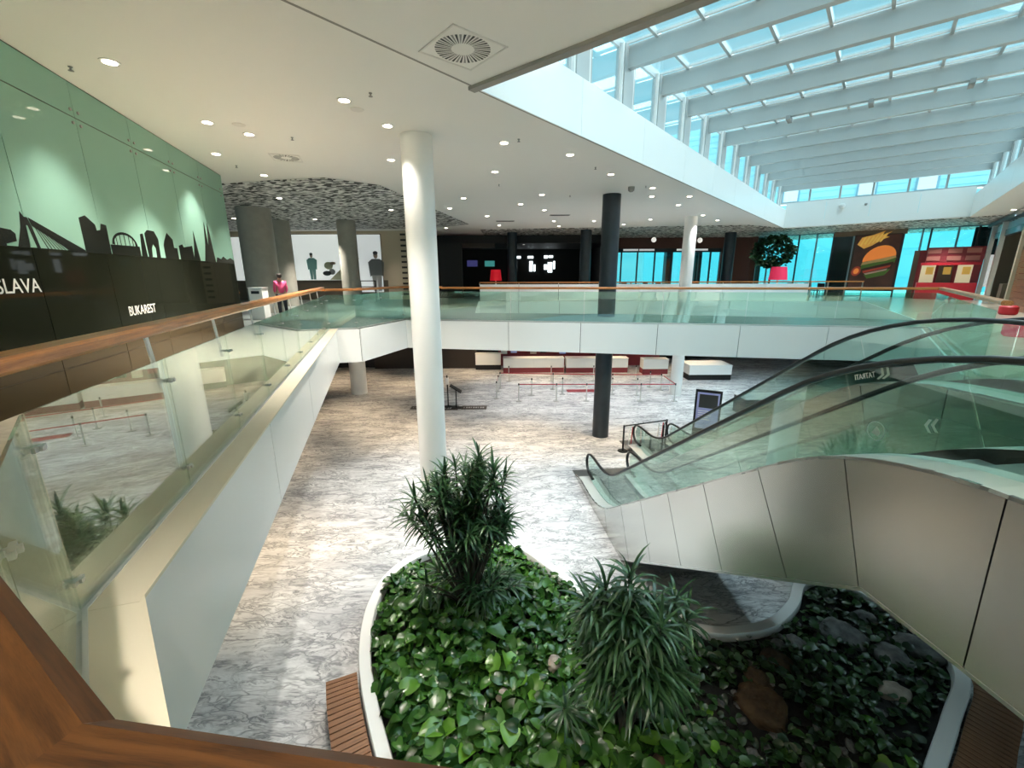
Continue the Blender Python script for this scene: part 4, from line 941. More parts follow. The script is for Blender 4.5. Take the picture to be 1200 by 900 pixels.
# pothos ground cover
def heart(L, fold, curl):
    o = [(0, 0), (.28, -.08), (.46, .18), (.46, .50), (.28, .82), (0, 1.0), (-.28, .82), (-.46, .50), (-.46, .18), (-.28, -.08)]
    mid = [(0, .1), (0, .4), (0, .75)]
    v = [(x * L, y * L, (abs(x) * fold - curl * max(0, y - .25) ** 2) * L) for x, y in o] + [(x * L, y * L, -curl * max(0, y - .25) ** 2 * L) for x, y in mid]
    f = [(0, 1, 10), (1, 2, 11, 10), (2, 3, 11), (3, 4, 12, 11), (4, 5, 12), (0, 10, 9), (9, 10, 11, 8), (8, 11, 7), (7, 11, 12, 6), (6, 12, 5)]
    return v, f
gc = empty('pothos_bed', (-.6, 6.2, .3), 'dense carpet of broad glossy pothos leaves filling the planter lobe', 'ground cover')
gc2 = empty('creeping_pothos', (4.6, 5.0, .3), 'sparser pothos leaves creeping between the rocks below the escalator', 'ground cover')
INP = closed_off(RIM, -.16 * sg)
cand = []
random.seed(5)
def mound(x, y): return .34 + .22 * math.exp(-((x + .6) ** 2 + (y - 6.3) ** 2) / 5.0) + .05 * math.sin(3 * x) * math.cos(2.7 * y)
tries = 0
while len(cand) < 4600 and tries < 60000:
    tries += 1
    x, y = random.uniform(-2.8, 7.3), random.uniform(2.7, 9.0)
    if not inside(x, y, INP): continue
    bedside = x < 2.3
    if not bedside and random.random() > .9: continue
    if 3.1 < x < 4.2 and 4.6 < y < 5.4 and random.random() > .25: continue
    z = mound(x, y) + random.uniform(-.06, .12) if bedside else .30 + random.uniform(0, .14)
    big = 1.15 if y < 6.0 else .95
    L = random.choice((.11, .13, .15, .18, .24)) * random.uniform(.85, 1.15) * big if bedside else random.uniform(.09, .17)
    cand.append((L / math.hypot(math.hypot(x, y), 6.6 - z), x, y, z, L, bedside))
# rocks first, so leaves can settle round them
def rock(x, y, z, r, mat, label, sq=(1, .85, .5)):
    bm = bmesh.new(); bmesh.ops.create_icosphere(bm, subdivisions=3, radius=1)
    ph = [random.uniform(0, 6) for _ in range(6)]
    for v in bm.verts:
        c = v.co; k = 1 + .16 * math.sin(2.3 * c.x + ph[0]) * math.cos(2.1 * c.y + ph[1]) + .12 * math.sin(4.1 * c.z + ph[2] + c.x * 2) + .06 * math.sin(7 * c.y + ph[3]) * math.sin(6 * c.x + ph[4])
        k += .22 * mnoise.noise(c * 2.2 + Vector((ph[5], x, y))) + .12 * mnoise.noise(c * 5.0 + Vector((x, ph[5], y)))
        v.co = Vector((c.x * sq[0], c.y * sq[1], max(-.5, c.z) * sq[2])) * k * r
    me = bpy.data.meshes.new('rock'); bm.to_mesh(me); bm.free(); me.materials.append(M[mat]); me.polygons.foreach_set('use_smooth', [True] * len(me.polygons))
    o = bpy.data.objects.new('rock', me); o.location = (x, y, z); o.rotation_euler = (0, 0, random.uniform(0, 6)); link(o); props(o, label, 'rock', 'rocks in the planter')
ROCKS = [(5.89, 6.35, .34, .34, 'rock', 'large rounded grey rock beside the bright leaves'), (6.35, 5.87, .34, .27, 'rock', 'medium speckled grey rock between two larger rocks'), (7.0, 6.0, .34, .34, 'rock', 'broad grey rock against the rim under the escalator'),
         (5.88, 5.21, .34, .20, 'rock_pale', 'small pale pinkish rock near the curved rim'), (4.42, 5.79, .32, .24, 'rock_brown', 'round mossy brown rock below the inner rim'), (3.72, 4.99, .28, .40, 'rock_brown', 'large flat rusty brown boulder in the bare soil'),
         (3.9, 5.4, .32, .22, 'rock_brown', 'small rusty stone leaning on the brown boulder'), (.66, 5.6, .5, .14, 'rock_pale', 'pale stone poking through the pothos leaves'), (-.15, 5.05, .5, .11, 'rock_pale', 'tiny pale stone among the pothos leaves'),
         (4.95, 6.15, .33, .18, 'rock', 'grey cobble beside the inner rim'), (4.6, 6.1, .32, .15, 'rock', 'dark grey pebble beside the inner rim'), (1.95, 4.2, .34, .16, 'rock_brown', 'small orange brown stone under the drooping plant'), (6.6, 6.7, .33, .2, 'rock', 'dull grey rock in the shade of the escalator')]
for r_ in ROCKS: rock(*r_)
for k in range(60):
    x, y = random.uniform(3.0, 7.1), random.uniform(4.0, 7.0)
    if inside(x, y, INP): rock(x, y, .31, random.uniform(.05, .10), 'rock', 'small grey cobble scattered on the soil by the escalator')
cand = [c for c in cand if all((c[1] - r_[0]) ** 2 + (c[2] - r_[1]) ** 2 > (r_[3] * .8) ** 2 for r_ in ROCKS)]
cand.sort(reverse=True)
HV = [heart(1.0, .28 + .1 * k, .25 + .12 * k) for k in range(4)]
hm = {}
for k in range(4):
    for mt in ('pothos_leaf', 'pothos_bright', 'creeper_leaf'):
        me = bpy.data.meshes.new('leaf'); me.from_pydata(HV[k][0], [], HV[k][1]); me.update(); me.materials.append(M[mt]); me.polygons.foreach_set('use_smooth', [True] * len(me.polygons)); hm[k, mt] = me
def leaf_mw(x, y, z, L):
    return Matrix.Translation((x, y, z)) @ Euler((random.gauss(-.15, .4), random.gauss(0, .35), random.uniform(0, 6.28)), 'XYZ').to_matrix().to_4x4() @ Matrix.Diagonal((L * random.uniform(.85, 1.1), L, L, 1))
mass = {True: MB(), False: MB()}; cnt = {True: 0, False: 0}
for (imp, x, y, z, L, bs) in cand:
    k = random.randrange(4); mw = leaf_mw(x, y, z, L); bright = random.random() < (.22 if y < 6.5 else .10)
    front = (y > 3.2)
    if front and cnt[bs] < (300 if bs else 200):
        inst('leaf', hm[k, 'pothos_bright' if bright and (bs or random.random() < .3) else ('pothos_leaf' if bs else 'creeper_leaf')], mw, gc if bs else gc2); cnt[bs] += 1
    else: mass[bs].add([mw @ Vector(v) for v in HV[k][0]], HV[k][1])
for bs, rt_ in ((True, gc), (False, gc2)):
    if mass[bs].v: props(mass[bs].build('leaves', 'pothos_leaf' if bs else 'creeper_leaf', rt_, True), kind='stuff')
under = MB()
for k in range(1500):
    x, y = random.uniform(-2.8, 2.4), random.uniform(2.7, 9.0)
    if inside(x, y, INP):
        mw = leaf_mw(x, y, mound(x, y) - random.uniform(.05, .16), random.uniform(.12, .2)); j = random.randrange(4); under.add([mw @ Vector(v) for v in HV[j][0]], HV[j][1])
props(under.build('under_leaves', 'pothos_leaf', gc, True), kind='stuff')

# ================================================================== UPPER FLOOR THINGS
def flat(name, poly, o, x, y, mat, parent, d0=.0, d1=.004):
    """flat printed shape: polygon in (u, v) on the plane through o spanned by x and y"""
    o, x, y = Vector(o), Vector(x), Vector(y); n_ = x.cross(y).normalized(); k = len(poly)
    v = [o + x * a + y * b + n_ * d0 for a, b in poly] + [o + x * a + y * b + n_ * d1 for a, b in poly]
    return mk(name, v, [tuple(reversed(range(k))), tuple(k + i for i in range(k))] + [(i, (i + 1) % k, k + (i + 1) % k, k + i) for i in range(k)], mat, parent)
def ell(cx, cy, rx, ry, n=18, a0=0, a1=2 * math.pi): return [(cx + rx * math.cos(a0 + (a1 - a0) * k / n), cy + ry * math.sin(a0 + (a1 - a0) * k / n)) for k in range(n if a1 - a0 > 6.2 else n + 1)]
X_, Z_ = Vector((1, 0, 0)), Vector((0, 0, 1))
plain('print_teal', (.16, .36, .34), .5); plain('print_grey', (.22, .23, .24), .5); plain('print_light', (.42, .42, .42), .5); plain('print_sand', (.55, .55, .38), .5); plain('print_skin', (.40, .30, .24), .5); plain('print_dark', (.06, .065, .07), .5)
def poster(x0, x1, z0, z1, label, mat='poster'):
    r = empty('poster', ((x0 + x1) / 2, 29.9, z0), label, 'poster'); MB().box((x0, 29.90, z0), (x1, 29.945, z1)).build('panel', mat, r)
    fr = MB()
    for b in ((x0 - .04, x1 + .04, z0 - .04, z0), (x0 - .04, x1 + .04, z1, z1 + .04), (x0 - .04, x0, z0, z1), (x1, x1 + .04, z0, z1)): fr.box((b[0], 29.89, b[2]), (b[1], 29.95, b[3]))
    fr.build('frame', 'taupe', r); return r
def figure_print(r, cx, z0, h, body, legs, skin):
    o = Vector((cx, 29.90, z0)); Y_ = Z_; X2 = Vector((1, 0, 0))
    P = lambda nm, poly, mat, d: flat(nm, [(a * h, b * h) for a, b in poly], o + Vector((0, -d, 0)), X2, Y_, mat, r, -.003, .0)
    P('print', [(-.10, 0), (-.01, 0), (0, .40), (.01, 0), (.10, 0), (.13, .45), (-.13, .45)], legs, .004)
    P('print', [(-.17, .36), (-.11, .40), (.11, .40), (.17, .36), (.2, .72), (.1, .8), (-.1, .8), (-.2, .72)], body, .006)
    P('print', ell(0, .89, .055, .085), skin, .008); P('print', ell(0, .945, .062, .045, 14), 'print_dark', .010)
p1 = poster(-18.6, -16.4, 6.3, 9.1, 'narrow lit poster with grey circles partly behind the thick column', 'poster')
for c in ((-17.2, 7.6), (-17.1, 6.8)): flat('print', ell(0, 0, .3, .38), (c[0], 29.895, c[1]), X_, Z_, 'print_light', p1, -.003, 0)
p2 = poster(-16.2, -15.0, 6.3, 9.2, 'narrow yellowish lit poster between two grey columns', 'poster')
flat('print', [(0, 0), (.5, 0), (.4, 2.7), (0, 2.8)], (-15.9, 29.895, 6.32), X_, Z_, 'print_sand', p2, -.003, 0)
p3 = poster(-14.7, -10.9, 6.3, 9.24, 'wide lit poster of a figure in green beside a still life')
figure_print(p3, -13.4, 6.35, 1.75, 'print_teal', 'print_teal', 'print_skin')
flat('print', [(0, 0), (1.2, 0), (2.1, 1.4), (1.7, 1.5)], (-12.3, 29.895, 6.32), X_, Z_, 'print_sand', p3, -.003, 0)
for cx, cz, rx, rz, mt in ((-12.45, 6.75, .28, .16, 'print_dark'), (-12.1, 6.85, .22, .2, 'print_light'), (-12.3, 7.25, .3, .25, 'print_sand'), (-12.0, 7.4, .2, .1, 'print_skin')): flat('print', ell(0, 0, rx, rz), (cx, 29.89, cz), X_, Z_, mt, p3, -.003, 0)
p4 = poster(-10.5, -8.7, 5.5, 9.22, 'tall grey lit poster of a standing man in a grey jacket', 'poster_grey')
figure_print(p4, -9.1, 5.55, 2.65, 'print_grey', 'print_light', 'print_skin')

# person in pink at the rail
def person(x, y, z, face, label):
    root = empty('person', (x, y, z), label, 'person')
    def skin_mesh(name, V, E_, Rr, mat):
        me = bpy.data.meshes.new(name); me.from_pydata(V, E_, []); o = bpy.data.objects.new(name, me); link(o)
        md = o.modifiers.new('s', 'SKIN'); o.modifiers.new('u', 'SUBSURF').levels = 2; md.use_smooth_shade = True
        for i, r in enumerate(Rr): me.skin_vertices[0].data[i].radius = r if isinstance(r, tuple) else (r, r)
        me.skin_vertices[0].data[0].use_root = True
        bpy.context.view_layer.update()
        m2 = bpy.data.meshes.new_from_object(o.evaluated_get(bpy.context.evaluated_depsgraph_get())); bpy.data.objects.remove(o)
        m2.materials.clear(); m2.materials.append(M[mat]); q = bpy.data.objects.new(name, m2); link(q)
        q.matrix_world = Matrix.Translation((x, y, z)) @ Matrix.Rotation(face, 4, 'Z'); return setpar(q, root)
    V = [(0, 0, .92), (0, 0, 1.12), (0, .01, 1.32), (0, .01, 1.42), (0, .02, 1.50), (0, .03, 1.60),
         (-.10, 0, .86), (-.11, .02, .48), (-.11, -.01, .08), (-.11, .12, .03), (.10, 0, .86), (.12, .05, .48), (.12, .0, .08), (.12, .13, .03),
         (-.17, .01, 1.36), (-.21, .02, 1.10), (-.18, .20, .95), (-.16, .28, .94), (.17, .01, 1.36), (.21, .0, 1.10), (.20, .16, .93), (.18, .24, .92)]
    E_ = [(0, 1), (1, 2), (2, 3), (3, 4), (4, 5), (0, 6), (6, 7), (7, 8), (8, 9), (0, 10), (10, 11), (11, 12), (12, 13), (2, 14), (14, 15), (15, 16), (16, 17), (2, 18), (18, 19), (19, 20), (20, 21)]
    R = [(.16, .11), (.14, .10), (.16, .10), .06, .055, (.085, .10), .09, .06, .045, .04, .09, .06, .045, .04, .06, .045, .035, .03, .06, .045, .035, .03]
    skin_mesh('body', V, E_, R, 'skin')
    Vt = [(0, 0, .88), (0, 0, 1.12), (0, .01, 1.33), (-.17, .01, 1.36), (-.21, .02, 1.10), (-.19, .14, 1.0), (.17, .01, 1.36), (.21, 0, 1.10), (.205, .11, .98)]
    skin_mesh('pink_top', Vt, [(0, 1), (1, 2), (2, 3), (3, 4), (4, 5), (2, 6), (6, 7), (7, 8)], [(.19, .13), (.165, .12), (.18, .12), .075, .062, .055, .075, .062, .055], 'pink_top')
    Vp = [(0, 0, .93), (-.10, 0, .84), (-.11, .02, .48), (-.11, -.005, .12), (.10, 0, .84), (.12, .05, .48), (.12, .005, .12)]
    skin_mesh('trousers', Vp, [(0, 1), (1, 2), (2, 3), (0, 4), (4, 5), (5, 6)], [(.17, .12), .105, .075, .06, .105, .075, .06], 'trousers')
    skin_mesh('hair', [(0, -.045, 1.50), (0, -.02, 1.62), (0, .0, 1.70)], [(0, 1), (1, 2)], [(.075, .07), (.105, .105), (.085, .09)], 'hair')
    return root
person(-9.05, 17.2, UP, math.radians(40), 'person in a bright pink top with dark hair standing at the walkway rail')

# litter bin and wooden seat by the mural end
b_ = empty('litter_bin', (-9.6, 16.6, UP), 'tall white litter bin with a dark slot beyond the mural end', 'bin')
MB().box((-9.85, 16.4, UP), (-9.35, 16.8, UP + 1.15)).build('body', 'white_paint', b_); MB().box((-9.75, 16.385, UP + .95), (-9.45, 16.4, UP + 1.05)).build('slot', 'black', b_); MB().box((-9.87, 16.38, UP + 1.15), (-9.33, 16.82, UP + 1.18)).build('lid', 'steel_light', b_)
b_ = empty('bar_stool_table', (-10.6, 16.3, UP), 'small brown wooden high table beside the white bin', 'table')
MB().box((-11.0, 16.1, UP + .98), (-10.3, 16.6, UP + 1.03)).build('table_top', 'panel_wood', b_); MB().box((-10.9, 16.2, UP + .6), (-10.4, 16.5, UP + .64)).build('shelf', 'panel_wood', b_)
for x in (-10.95, -10.38):
    for y in (16.15, 16.52): MB().box((x, y, UP), (x + .05, y + .05, UP + .98)).build('leg', 'panel_wood', b_)
r_ = empty('barrier_rail', (-9.3, 27, UP), 'black metal handrail frame before the poster of the man', 'railing')
for x in (-10.2, -9.3, -8.4): MB().box((x, 27, UP), (x + .06, 27.06, UP + 1.3)).build('post', 'black', r_)
for z in (.9, 1.25): MB().box((-10.2, 27, UP + z), (-8.34, 27.06, UP + z + .05)).build('bar', 'black', r_)

# big shaded lamps on the far gallery
def big_lamp(x, y, mat, label, rw=.52, zs=6.22, hs=.78):
    r = empty('floor_lamp', (x, y, UP), label, 'lamp')
    MB().lathe((x, y, UP), [(.28, 0), (.28, .03), (.05, .05)], 20).build('base', 'white_paint', r); MB().lathe((x, y, UP), [(.045, .05), (.045, zs - UP + .3)], 12).build('pole', 'white_paint', r)
    m_ = MB(); n_ = 28; prof = [(rw, zs), (rw * .80, zs + hs), (rw * .78, zs + hs), (rw * .98, zs)]
    for rr, z in prof: m_.v += [(x + rr * math.cos(2 * math.pi * k / n_), y + rr * math.sin(2 * math.pi * k / n_), z) for k in range(n_)]
    for j in range(4):
        for k in range(n_): m_.f.append((j * n_ + k, j * n_ + (k + 1) % n_, ((j + 1) % 4) * n_ + (k + 1) % n_, ((j + 1) % 4) * n_ + k))
    autosmooth(m_.build('lamp_shade', mat, r))
big_lamp(16.55, 27.4, 'pink_shade', 'floor lamp with a big glowing pink shade before the potted tree')
big_lamp(-1.1, 31.0, 'red_shade', 'floor lamp with a deep red shade in front of the black shop', .42, 6.2, .75)

# inside the dark shop
for x, z, w, h, mt, lab in ((-3.6, 7.35, .95, .55, 'screen_blue', 'dim blue wall screen inside the black shop'), (-2.0, 7.35, .9, .5, 'screen_teal', 'dim teal wall screen inside the black shop')):
    r = empty('wall_screen', (x, 40.9, z), lab, 'screen'); MB().box((x - w / 2 - .05, 40.9, z - .05), (x + w / 2 + .05, 40.98, z + h + .05)).build('bezel', 'black', r); MB().box((x - w / 2, 40.88, z), (x + w / 2, 40.9, z + h)).build('display', mt, r)
wn_ = struct(empty('window_1', (1.6, 40.9, 6.3)), 'small bright windows at the back of the black shop')
for x0, x1, z0, z1 in ((.15, .85, 8.05, 8.25), (1.5, 2.0, 8.05, 8.25), (3.0, 3.3, 8.05, 8.3), (3.4, 3.8, 8.1, 8.3), (1.65, 1.95, 6.9, 7.8), (2.05, 2.2, 6.9, 7.5), (3.0, 3.3, 7.05, 7.5), (3.35, 3.75, 6.8, 7.7), (3.85, 4.0, 7.1, 7.8)):
    MB().box((x0, 40.9, z0), (x1, 40.98, z1)).build('pane', 'window_glow', wn_)
def pendant(x, y, z, label):
    r = empty('pendant_lamp', (x, y, z), label, 'pendant lamp', 'globe pendants over the far gallery')
    MB().tube([(x, y, z + .15), (x, y, CE - .05)], .012, 6).build('cord', 'black', r)
    autosmooth(MB().lathe((x, y, z), [(.02, -.18)] + [(.18 * math.sin(t), -.18 * math.cos(t)) for t in [math.pi * k / 8 for k in range(1, 8)]] + [(.02, .18)], 16).build('globe', 'globe', r), 60)
for x, y, z in ((.95, 34.5, 9.0), (-2.6, 34.5, 8.85), (7.4, 33.2, 8.85), (10.5, 33.2, 9.05), (13.9, 33.2, 9.0), (16.9, 34.6, 9.0)): pendant(x, y, z, 'white globe pendant lamp hanging before the far shops')

# cafe chairs before the turquoise windows
def chair(x, y, rz, label):
    r = empty('cafe_chair', (0, 0, UP), label, 'chair', 'cafe chairs by the turquoise windows')
    MB().box((-.22, -.22, UP + .44), (.22, .22, UP + .48)).build('seat', 'black', r); MB().box((-.22, .19, UP + .62), (.22, .23, UP + .95)).build('backrest', 'black', r)
    for a in (-.19, .16):
        for b in (-.19, .19): MB().box((a, b, UP), (a + .03, b + .03, UP + (.95 if b > 0 else .44))).build('leg', 'black', r)
    r.location = (x, y, UP); r.rotation_euler.z = rz; bpy.context.view_layer.update(); return r
for k, (x, y) in enumerate(((9.0, 35), (9.8, 35.3), (10.8, 35.1), (11.7, 35.4), (13.8, 35.2), (14.7, 35.3))): chair(x, y, k * 1.1, 'black cafe chair standing before the turquoise windows')

for k, (a, b) in enumerate(((31.5, .5), (31.0, 1.0), (31.8, 1.4), (31.2, 1.9), (30.6, 2.2))):
    v = sk(a, b); o = chair(v.x, v.y, k * 1.3, 'black cafe chair standing beside the potted tree'); o['group'] = 'cafe chairs by the potted tree'
# potted tree by the curtain wall
tv = sk(31.0, -.9); tr_ = empty('potted_tree', (tv.x, tv.y, UP), 'potted tree with a round dark green crown by the turquoise glazing', 'tree')
MB().lathe((tv.x, tv.y, UP), [(.35, 0), (.45, .75), (.42, .75), (.40, .68)], 20).build('pot', 'col_dark', tr_)
MB().tube([(tv.x, tv.y, UP + .6), (tv.x + .05, tv.y, UP + 1.6), (tv.x - .03, tv.y, UP + 3.0)], [.07, .06, .03], 8).build('trunk', 'bark', tr_)
cr_ = MB()
for k in range(900):
    d = Vector((random.gauss(0, 1), random.gauss(0, 1), random.gauss(0, 1))).normalized() * random.uniform(.5, 1) ** .4
    mw = Matrix.Translation((tv.x + d.x * 1.35, tv.y + d.y * 1.35, UP + 3.1 + d.z * 1.15)) @ Euler((random.uniform(-1, 1), random.uniform(-1, 1), random.uniform(0, 6))).to_matrix().to_4x4() @ Matrix.Diagonal((.24, .24, .24, 1)); cr_.add([mw @ Vector(v) for v in HV[0][0]], HV[0][1])
props(cr_.build('crown', 'tree_leaf', tr_), kind='stuff')

# burger poster panel in front of the curtain wall
bp = empty('burger_poster', sk(33.85, 4.75, 6.2), 'dark lit poster showing a big hamburger and fries', 'poster')
MB().hexa(skbox(33.82, 33.9, 3.5, 6.0, 5.4, 9.15)).build('panel', 'dark_brown', bp)
bo = sk(33.81, 5.0, 7.45); bx_, by_ = E2, Z_
plain('poster_burger', (.10, .03, .02), .4, var=.5, vscale=.6)
MB().hexa(skbox(33.80, 33.82, 3.6, 5.95, 5.5, 9.1)).build('backdrop', 'poster_burger', bp)
def bpr(poly, mat, d): flat('print', [(x, y * 1.35 + x * .22) for x, y in poly], bo - E1 * (d + .01), bx_, by_, mat, bp, 0, .003)
bpr([(-.82, .05)] + ell(0, .08, .86, .62, 14, 0, math.pi)[::-1] + [(.82, .05)], 'orange', .006)
bpr([(-.85, .04), (.85, .08), (.9, -.06), (.3, -.14), (-.4, -.10), (-.9, -.12)], 'cheese', .010)
bpr([(-.85, -.10), (-.3, -.08), (.4, -.1), (.9, -.02), (.85, -.26), (.2, -.34), (-.3, -.26), (-.9, -.3)], 'lettuce', .014)
bpr([(-.8, -.28), (.8, -.2), (.75, -.55), (-.75, -.6)], 'patty', .018); bpr([(-.75, -.40), (.7, -.34), (.65, -.44), (-.7, -.52)], 'tomato', .022); bpr([(-.65, -.54), (.55, -.5), (.5, -.58), (-.55, -.62)], 'onion', .024)
bpr([(-.65, -.60), (.7, -.54), (.45, -.80), (-.45, -.83)], 'lettuce', .020)
bpr(ell(-1.1, -.35, .26, .24), 'tomato', .008); bpr(ell(-1.1, -.35, .15, .14), 'orange', .012)
bpr([(-1.3, 1.0), (-.9, .72), (-.5, .80), (.0, 1.0), (.35, 1.05), (.1, 1.15), (.45, 1.3), (-.1, 1.22), (.1, 1.4), (-.5, 1.32), (-1.1, 1.3)], 'fries', .006)
for k in range(6): bpr([(-1.15 + k * .2, .92 + .05 * math.sin(k * 2)), (-1.05 + k * .2, .90), (-.85 + k * .22, 1.26 + .06 * math.cos(k * 1.7)), (-.95 + k * .22, 1.28)], 'yellow', .010 + .001 * k)

# red takeaway counter
kc = empty('takeaway_stand', sk(32.5, 8.4, UP), 'red takeaway stand with sign band and lit menu boards', 'stand')
MB().hexa(skbox(32.2, 33.2, 7.1, 9.75, UP, 6.0)).build('counter', 'red', kc); MB().hexa(skbox(33.4, 33.6, 7.0, 9.9, UP, 8.0)).build('back_wall', 'red_dark', kc)
MB().hexa(skbox(32.2, 32.35, 7.3, 9.75, 7.2, 8.1)).build('sign_band', 'red_dark', kc); MB().hexa(skbox(32.1, 32.2, 7.1, 9.75, 7.05, 7.2)).build('sign_edge', 'red', kc)
for b in (7.6, 8.5, 9.3):
    for z, h in ((7.75, .26), (7.32, .26)): MB().hexa(skbox(32.16, 32.2, b - .3, b + .3, z, z + h)).build('sign_lettering_block', 'tomato_pale', kc)
for b, mt in ((7.55, 'menu_board'), (8.35, 'taupe'), (9.2, 'menu_board')):
    w = MB().hexa(skbox(33.3, 33.4, b - .33, b + .33, 5.95, 7.1)).build('menu_panel', mt, kc)
    MB().hexa(skbox(33.27, 33.3, b - .1, b + .25, 6.5, 6.95)).build('menu_print', 'yellow', w)
MB().hexa(skbox(32.0, 32.2, 10.0, 10.3, 5.8, 7.6)).build('upright_sign', 'poster_grey', kc)
props(MB().hexa(skbox(29.5, 30.4, 10.4, 11.2, UP, 6.0)).build('serving_counter', 'taupe'), 'taupe serving counter in front of the gallery shops', 'counter')
rp = empty('red_sign_stand', sk(27.6, 10.65, UP), 'red framed menu sign standing on the gallery by the wooden boards', 'sign')
MB().hexa(skbox(27.6, 27.66, 10.3, 11.0, 6.0, 6.9)).build('frame', 'red', rp); MB().hexa(skbox(27.57, 27.6, 10.38, 10.92, 6.08, 6.82)).build('face', 'red_dark', rp); MB().hexa(skbox(27.6, 27.66, 10.6, 10.7, UP, 6.0)).build('post', 'steel', rp)
for k, (x, y, lab) in enumerate(((19.4, 16.9, 'red round pouf out on the pale gallery floor beyond the glass'), (13.0, 11.0, 'pink round pouf beside the end of the glass by the escalators'))):
    o = autosmooth(MB().lathe((x, y, UP), [(.22, 0), (.27, .06), (.27, .30), (.20, .36)], 24).build('pouf', 'red' if k == 0 else 'pink_shade')); props(o, lab, 'pouf')

# ================================================================== GROUND FLOOR THINGS
def counter(x0, x1, y0, y1, h, label, red=True):
    r = empty('shop_counter', ((x0 + x1) / 2, y0, 0), label, 'counter')
    MB().box((x0, y0 + .05, 0), (x1, y1, .36)).build('plinth', 'red_dark' if red else 'black', r); n_ = max(1, round((x1 - x0) / 2.4))
    for k in range(n_): MB().box((x0 + (x1 - x0) * k / n_ + .008, y0, .36), (x0 + (x1 - x0) * (k + 1) / n_ - .008, y0 + .04, h)).build('front_panel', 'white_panel', r)
    MB().box((x0, y0 + .04, .36), (x1, y1, h)).build('body', 'white_paint', r); MB().box((x0 - .02, y0 - .02, h), (x1 + .02, y1, h + .03)).build('worktop', 'white_panel', r)
counter(-.6, 3.6, 29.0, 29.8, 1.0, 'long white service counter on a red plinth under the bridge'); counter(3.75, 8.0, 28.9, 29.7, 1.0, 'white service counter on a red plinth behind the slate column')
counter(8.9, 10.6, 28.4, 29.2, 1.0, 'short white counter beside the far white column'); counter(-2.6, -.8, 30.0, 30.6, 1.15, 'low white cabinet at the end of the dark partition', False)
counter(11.3, 14.0, 26.6, 28.2, .95, 'white island counter on a dark base beside the far white column', False)
bk = empty('shop_display', (2, 31.5, 0), 'red back wall with goods behind the white service counters', 'display')
MB().box((-1.0, 31.4, 0), (11, 31.6, 2.6)).build('back_panel', 'red_dark', bk)
for k in range(16): MB().box((-.8 + k * .72, 31.1, 0.95 + (k % 3) * .08), (-.35 + k * .72, 31.4, 1.35 + (k * 7 % 5) * .09)).build('goods', ['white_paint', 'red', 'black', 'sign_blue', 'onion'][k * 3 % 5], bk)
# rope and belt stanchions
def stanchion(x, y, belt_to=None, label='', h=.98):
    r = empty('queue_post', (x, y, 0), label, 'queue post', 'queue posts before the counters')
    MB().lathe((x, y, 0), [(.17, 0), (.17, .015), (.05, .04), (.03, .05)], 18).build('base', 'grille', r); MB().lathe((x, y, 0), [(.028, .04), (.028, h - .08)], 10).build('pole', 'steel', r); MB().lathe((x, y, 0), [(.034, h - .10), (.034, h)], 10).build('head', 'black', r)
    if belt_to:
        p, q = Vector((x, y, h - .05)), Vector((*belt_to, h - .05)); d = (q - p).normalized() * .04; MB().bar(p + d, q - d, .006, .05).build('belt', 'belt_red', r)
fr_ = [(.36, 22.15), (2.38, 22.12), (3.99, 22.09), (6.87, 22.05), (8.69, 22.02)]
for i, (x, y) in enumerate(fr_): stanchion(x, y, fr_[i + 1] if i + 1 < len(fr_) else (8.72, 24.0), 'steel queue post with red belt in the row facing the slate column')
md_ = [(-.85, 22.67), (1.11, 23.32), (2.86, 23.47), (5.67, 23.42), (7.02, 23.22)]
for i, (x, y) in enumerate(md_): stanchion(x, y, (-.8, 24.09) if i == 0 else None, 'steel queue post in the middle row of the queue lanes')
bk_ = [(-.8, 24.09), (-.71, 24.9), (2.43, 24.61), (5.88, 24.35), (8.72, 24.3), (9.06, 24.1)]
for i, (x, y) in enumerate(bk_[:5]): stanchion(x, y, bk_[i + 1] if 1 <= i < 4 else None, 'steel queue post with red belt in the row closest to the white counters')
stanchion(8.3, 25.0, None, 'steel queue post at the corner beside the far white column')
for k in range(4):
    x = -.2 + k * 2.7; stanchion(x, 26.6, None, 'steel queue post right before the white counter fronts', 1.0)
o = MB().box((3.2, 23.9, 0), (4.9, 24.5, .006)).build('floor_mat', 'red_dark'); props(o, 'dark red floor sticker inside the queue lanes', 'floor sticker')
# totem sign
ts = empty('totem_sign', (8.0, 16.9, 0), 'black framed poster totem standing behind the escalators', 'sign')
tm = Matrix.Translation((8.05, 16.85, 0)) @ Matrix.Rotation(math.radians(-27), 4, 'Z')
def tb(nm, lo, hi, mt, par=ts): return MB().box(lo, hi).build(nm, mt, par, mw=tm)
tb('panel', (-.5, -.05, .12), (.5, .05, 2.0), 'black'); tb('poster_face', (-.42, -.058, .35), (.42, -.05, 1.9), 'sign_blue'); tb('photo_print', (-.34, -.062, 1.25), (.36, -.058, 1.82), 'print_dark'); tb('base', (-.5, -.25, 0), (.5, .25, .12), 'black')
for k in range(5): tb('text_line', (-.34, -.062, 1.10 - k * .09), (.05 + .05 * (k % 3), -.058, 1.13 - k * .09), 'letter_white')
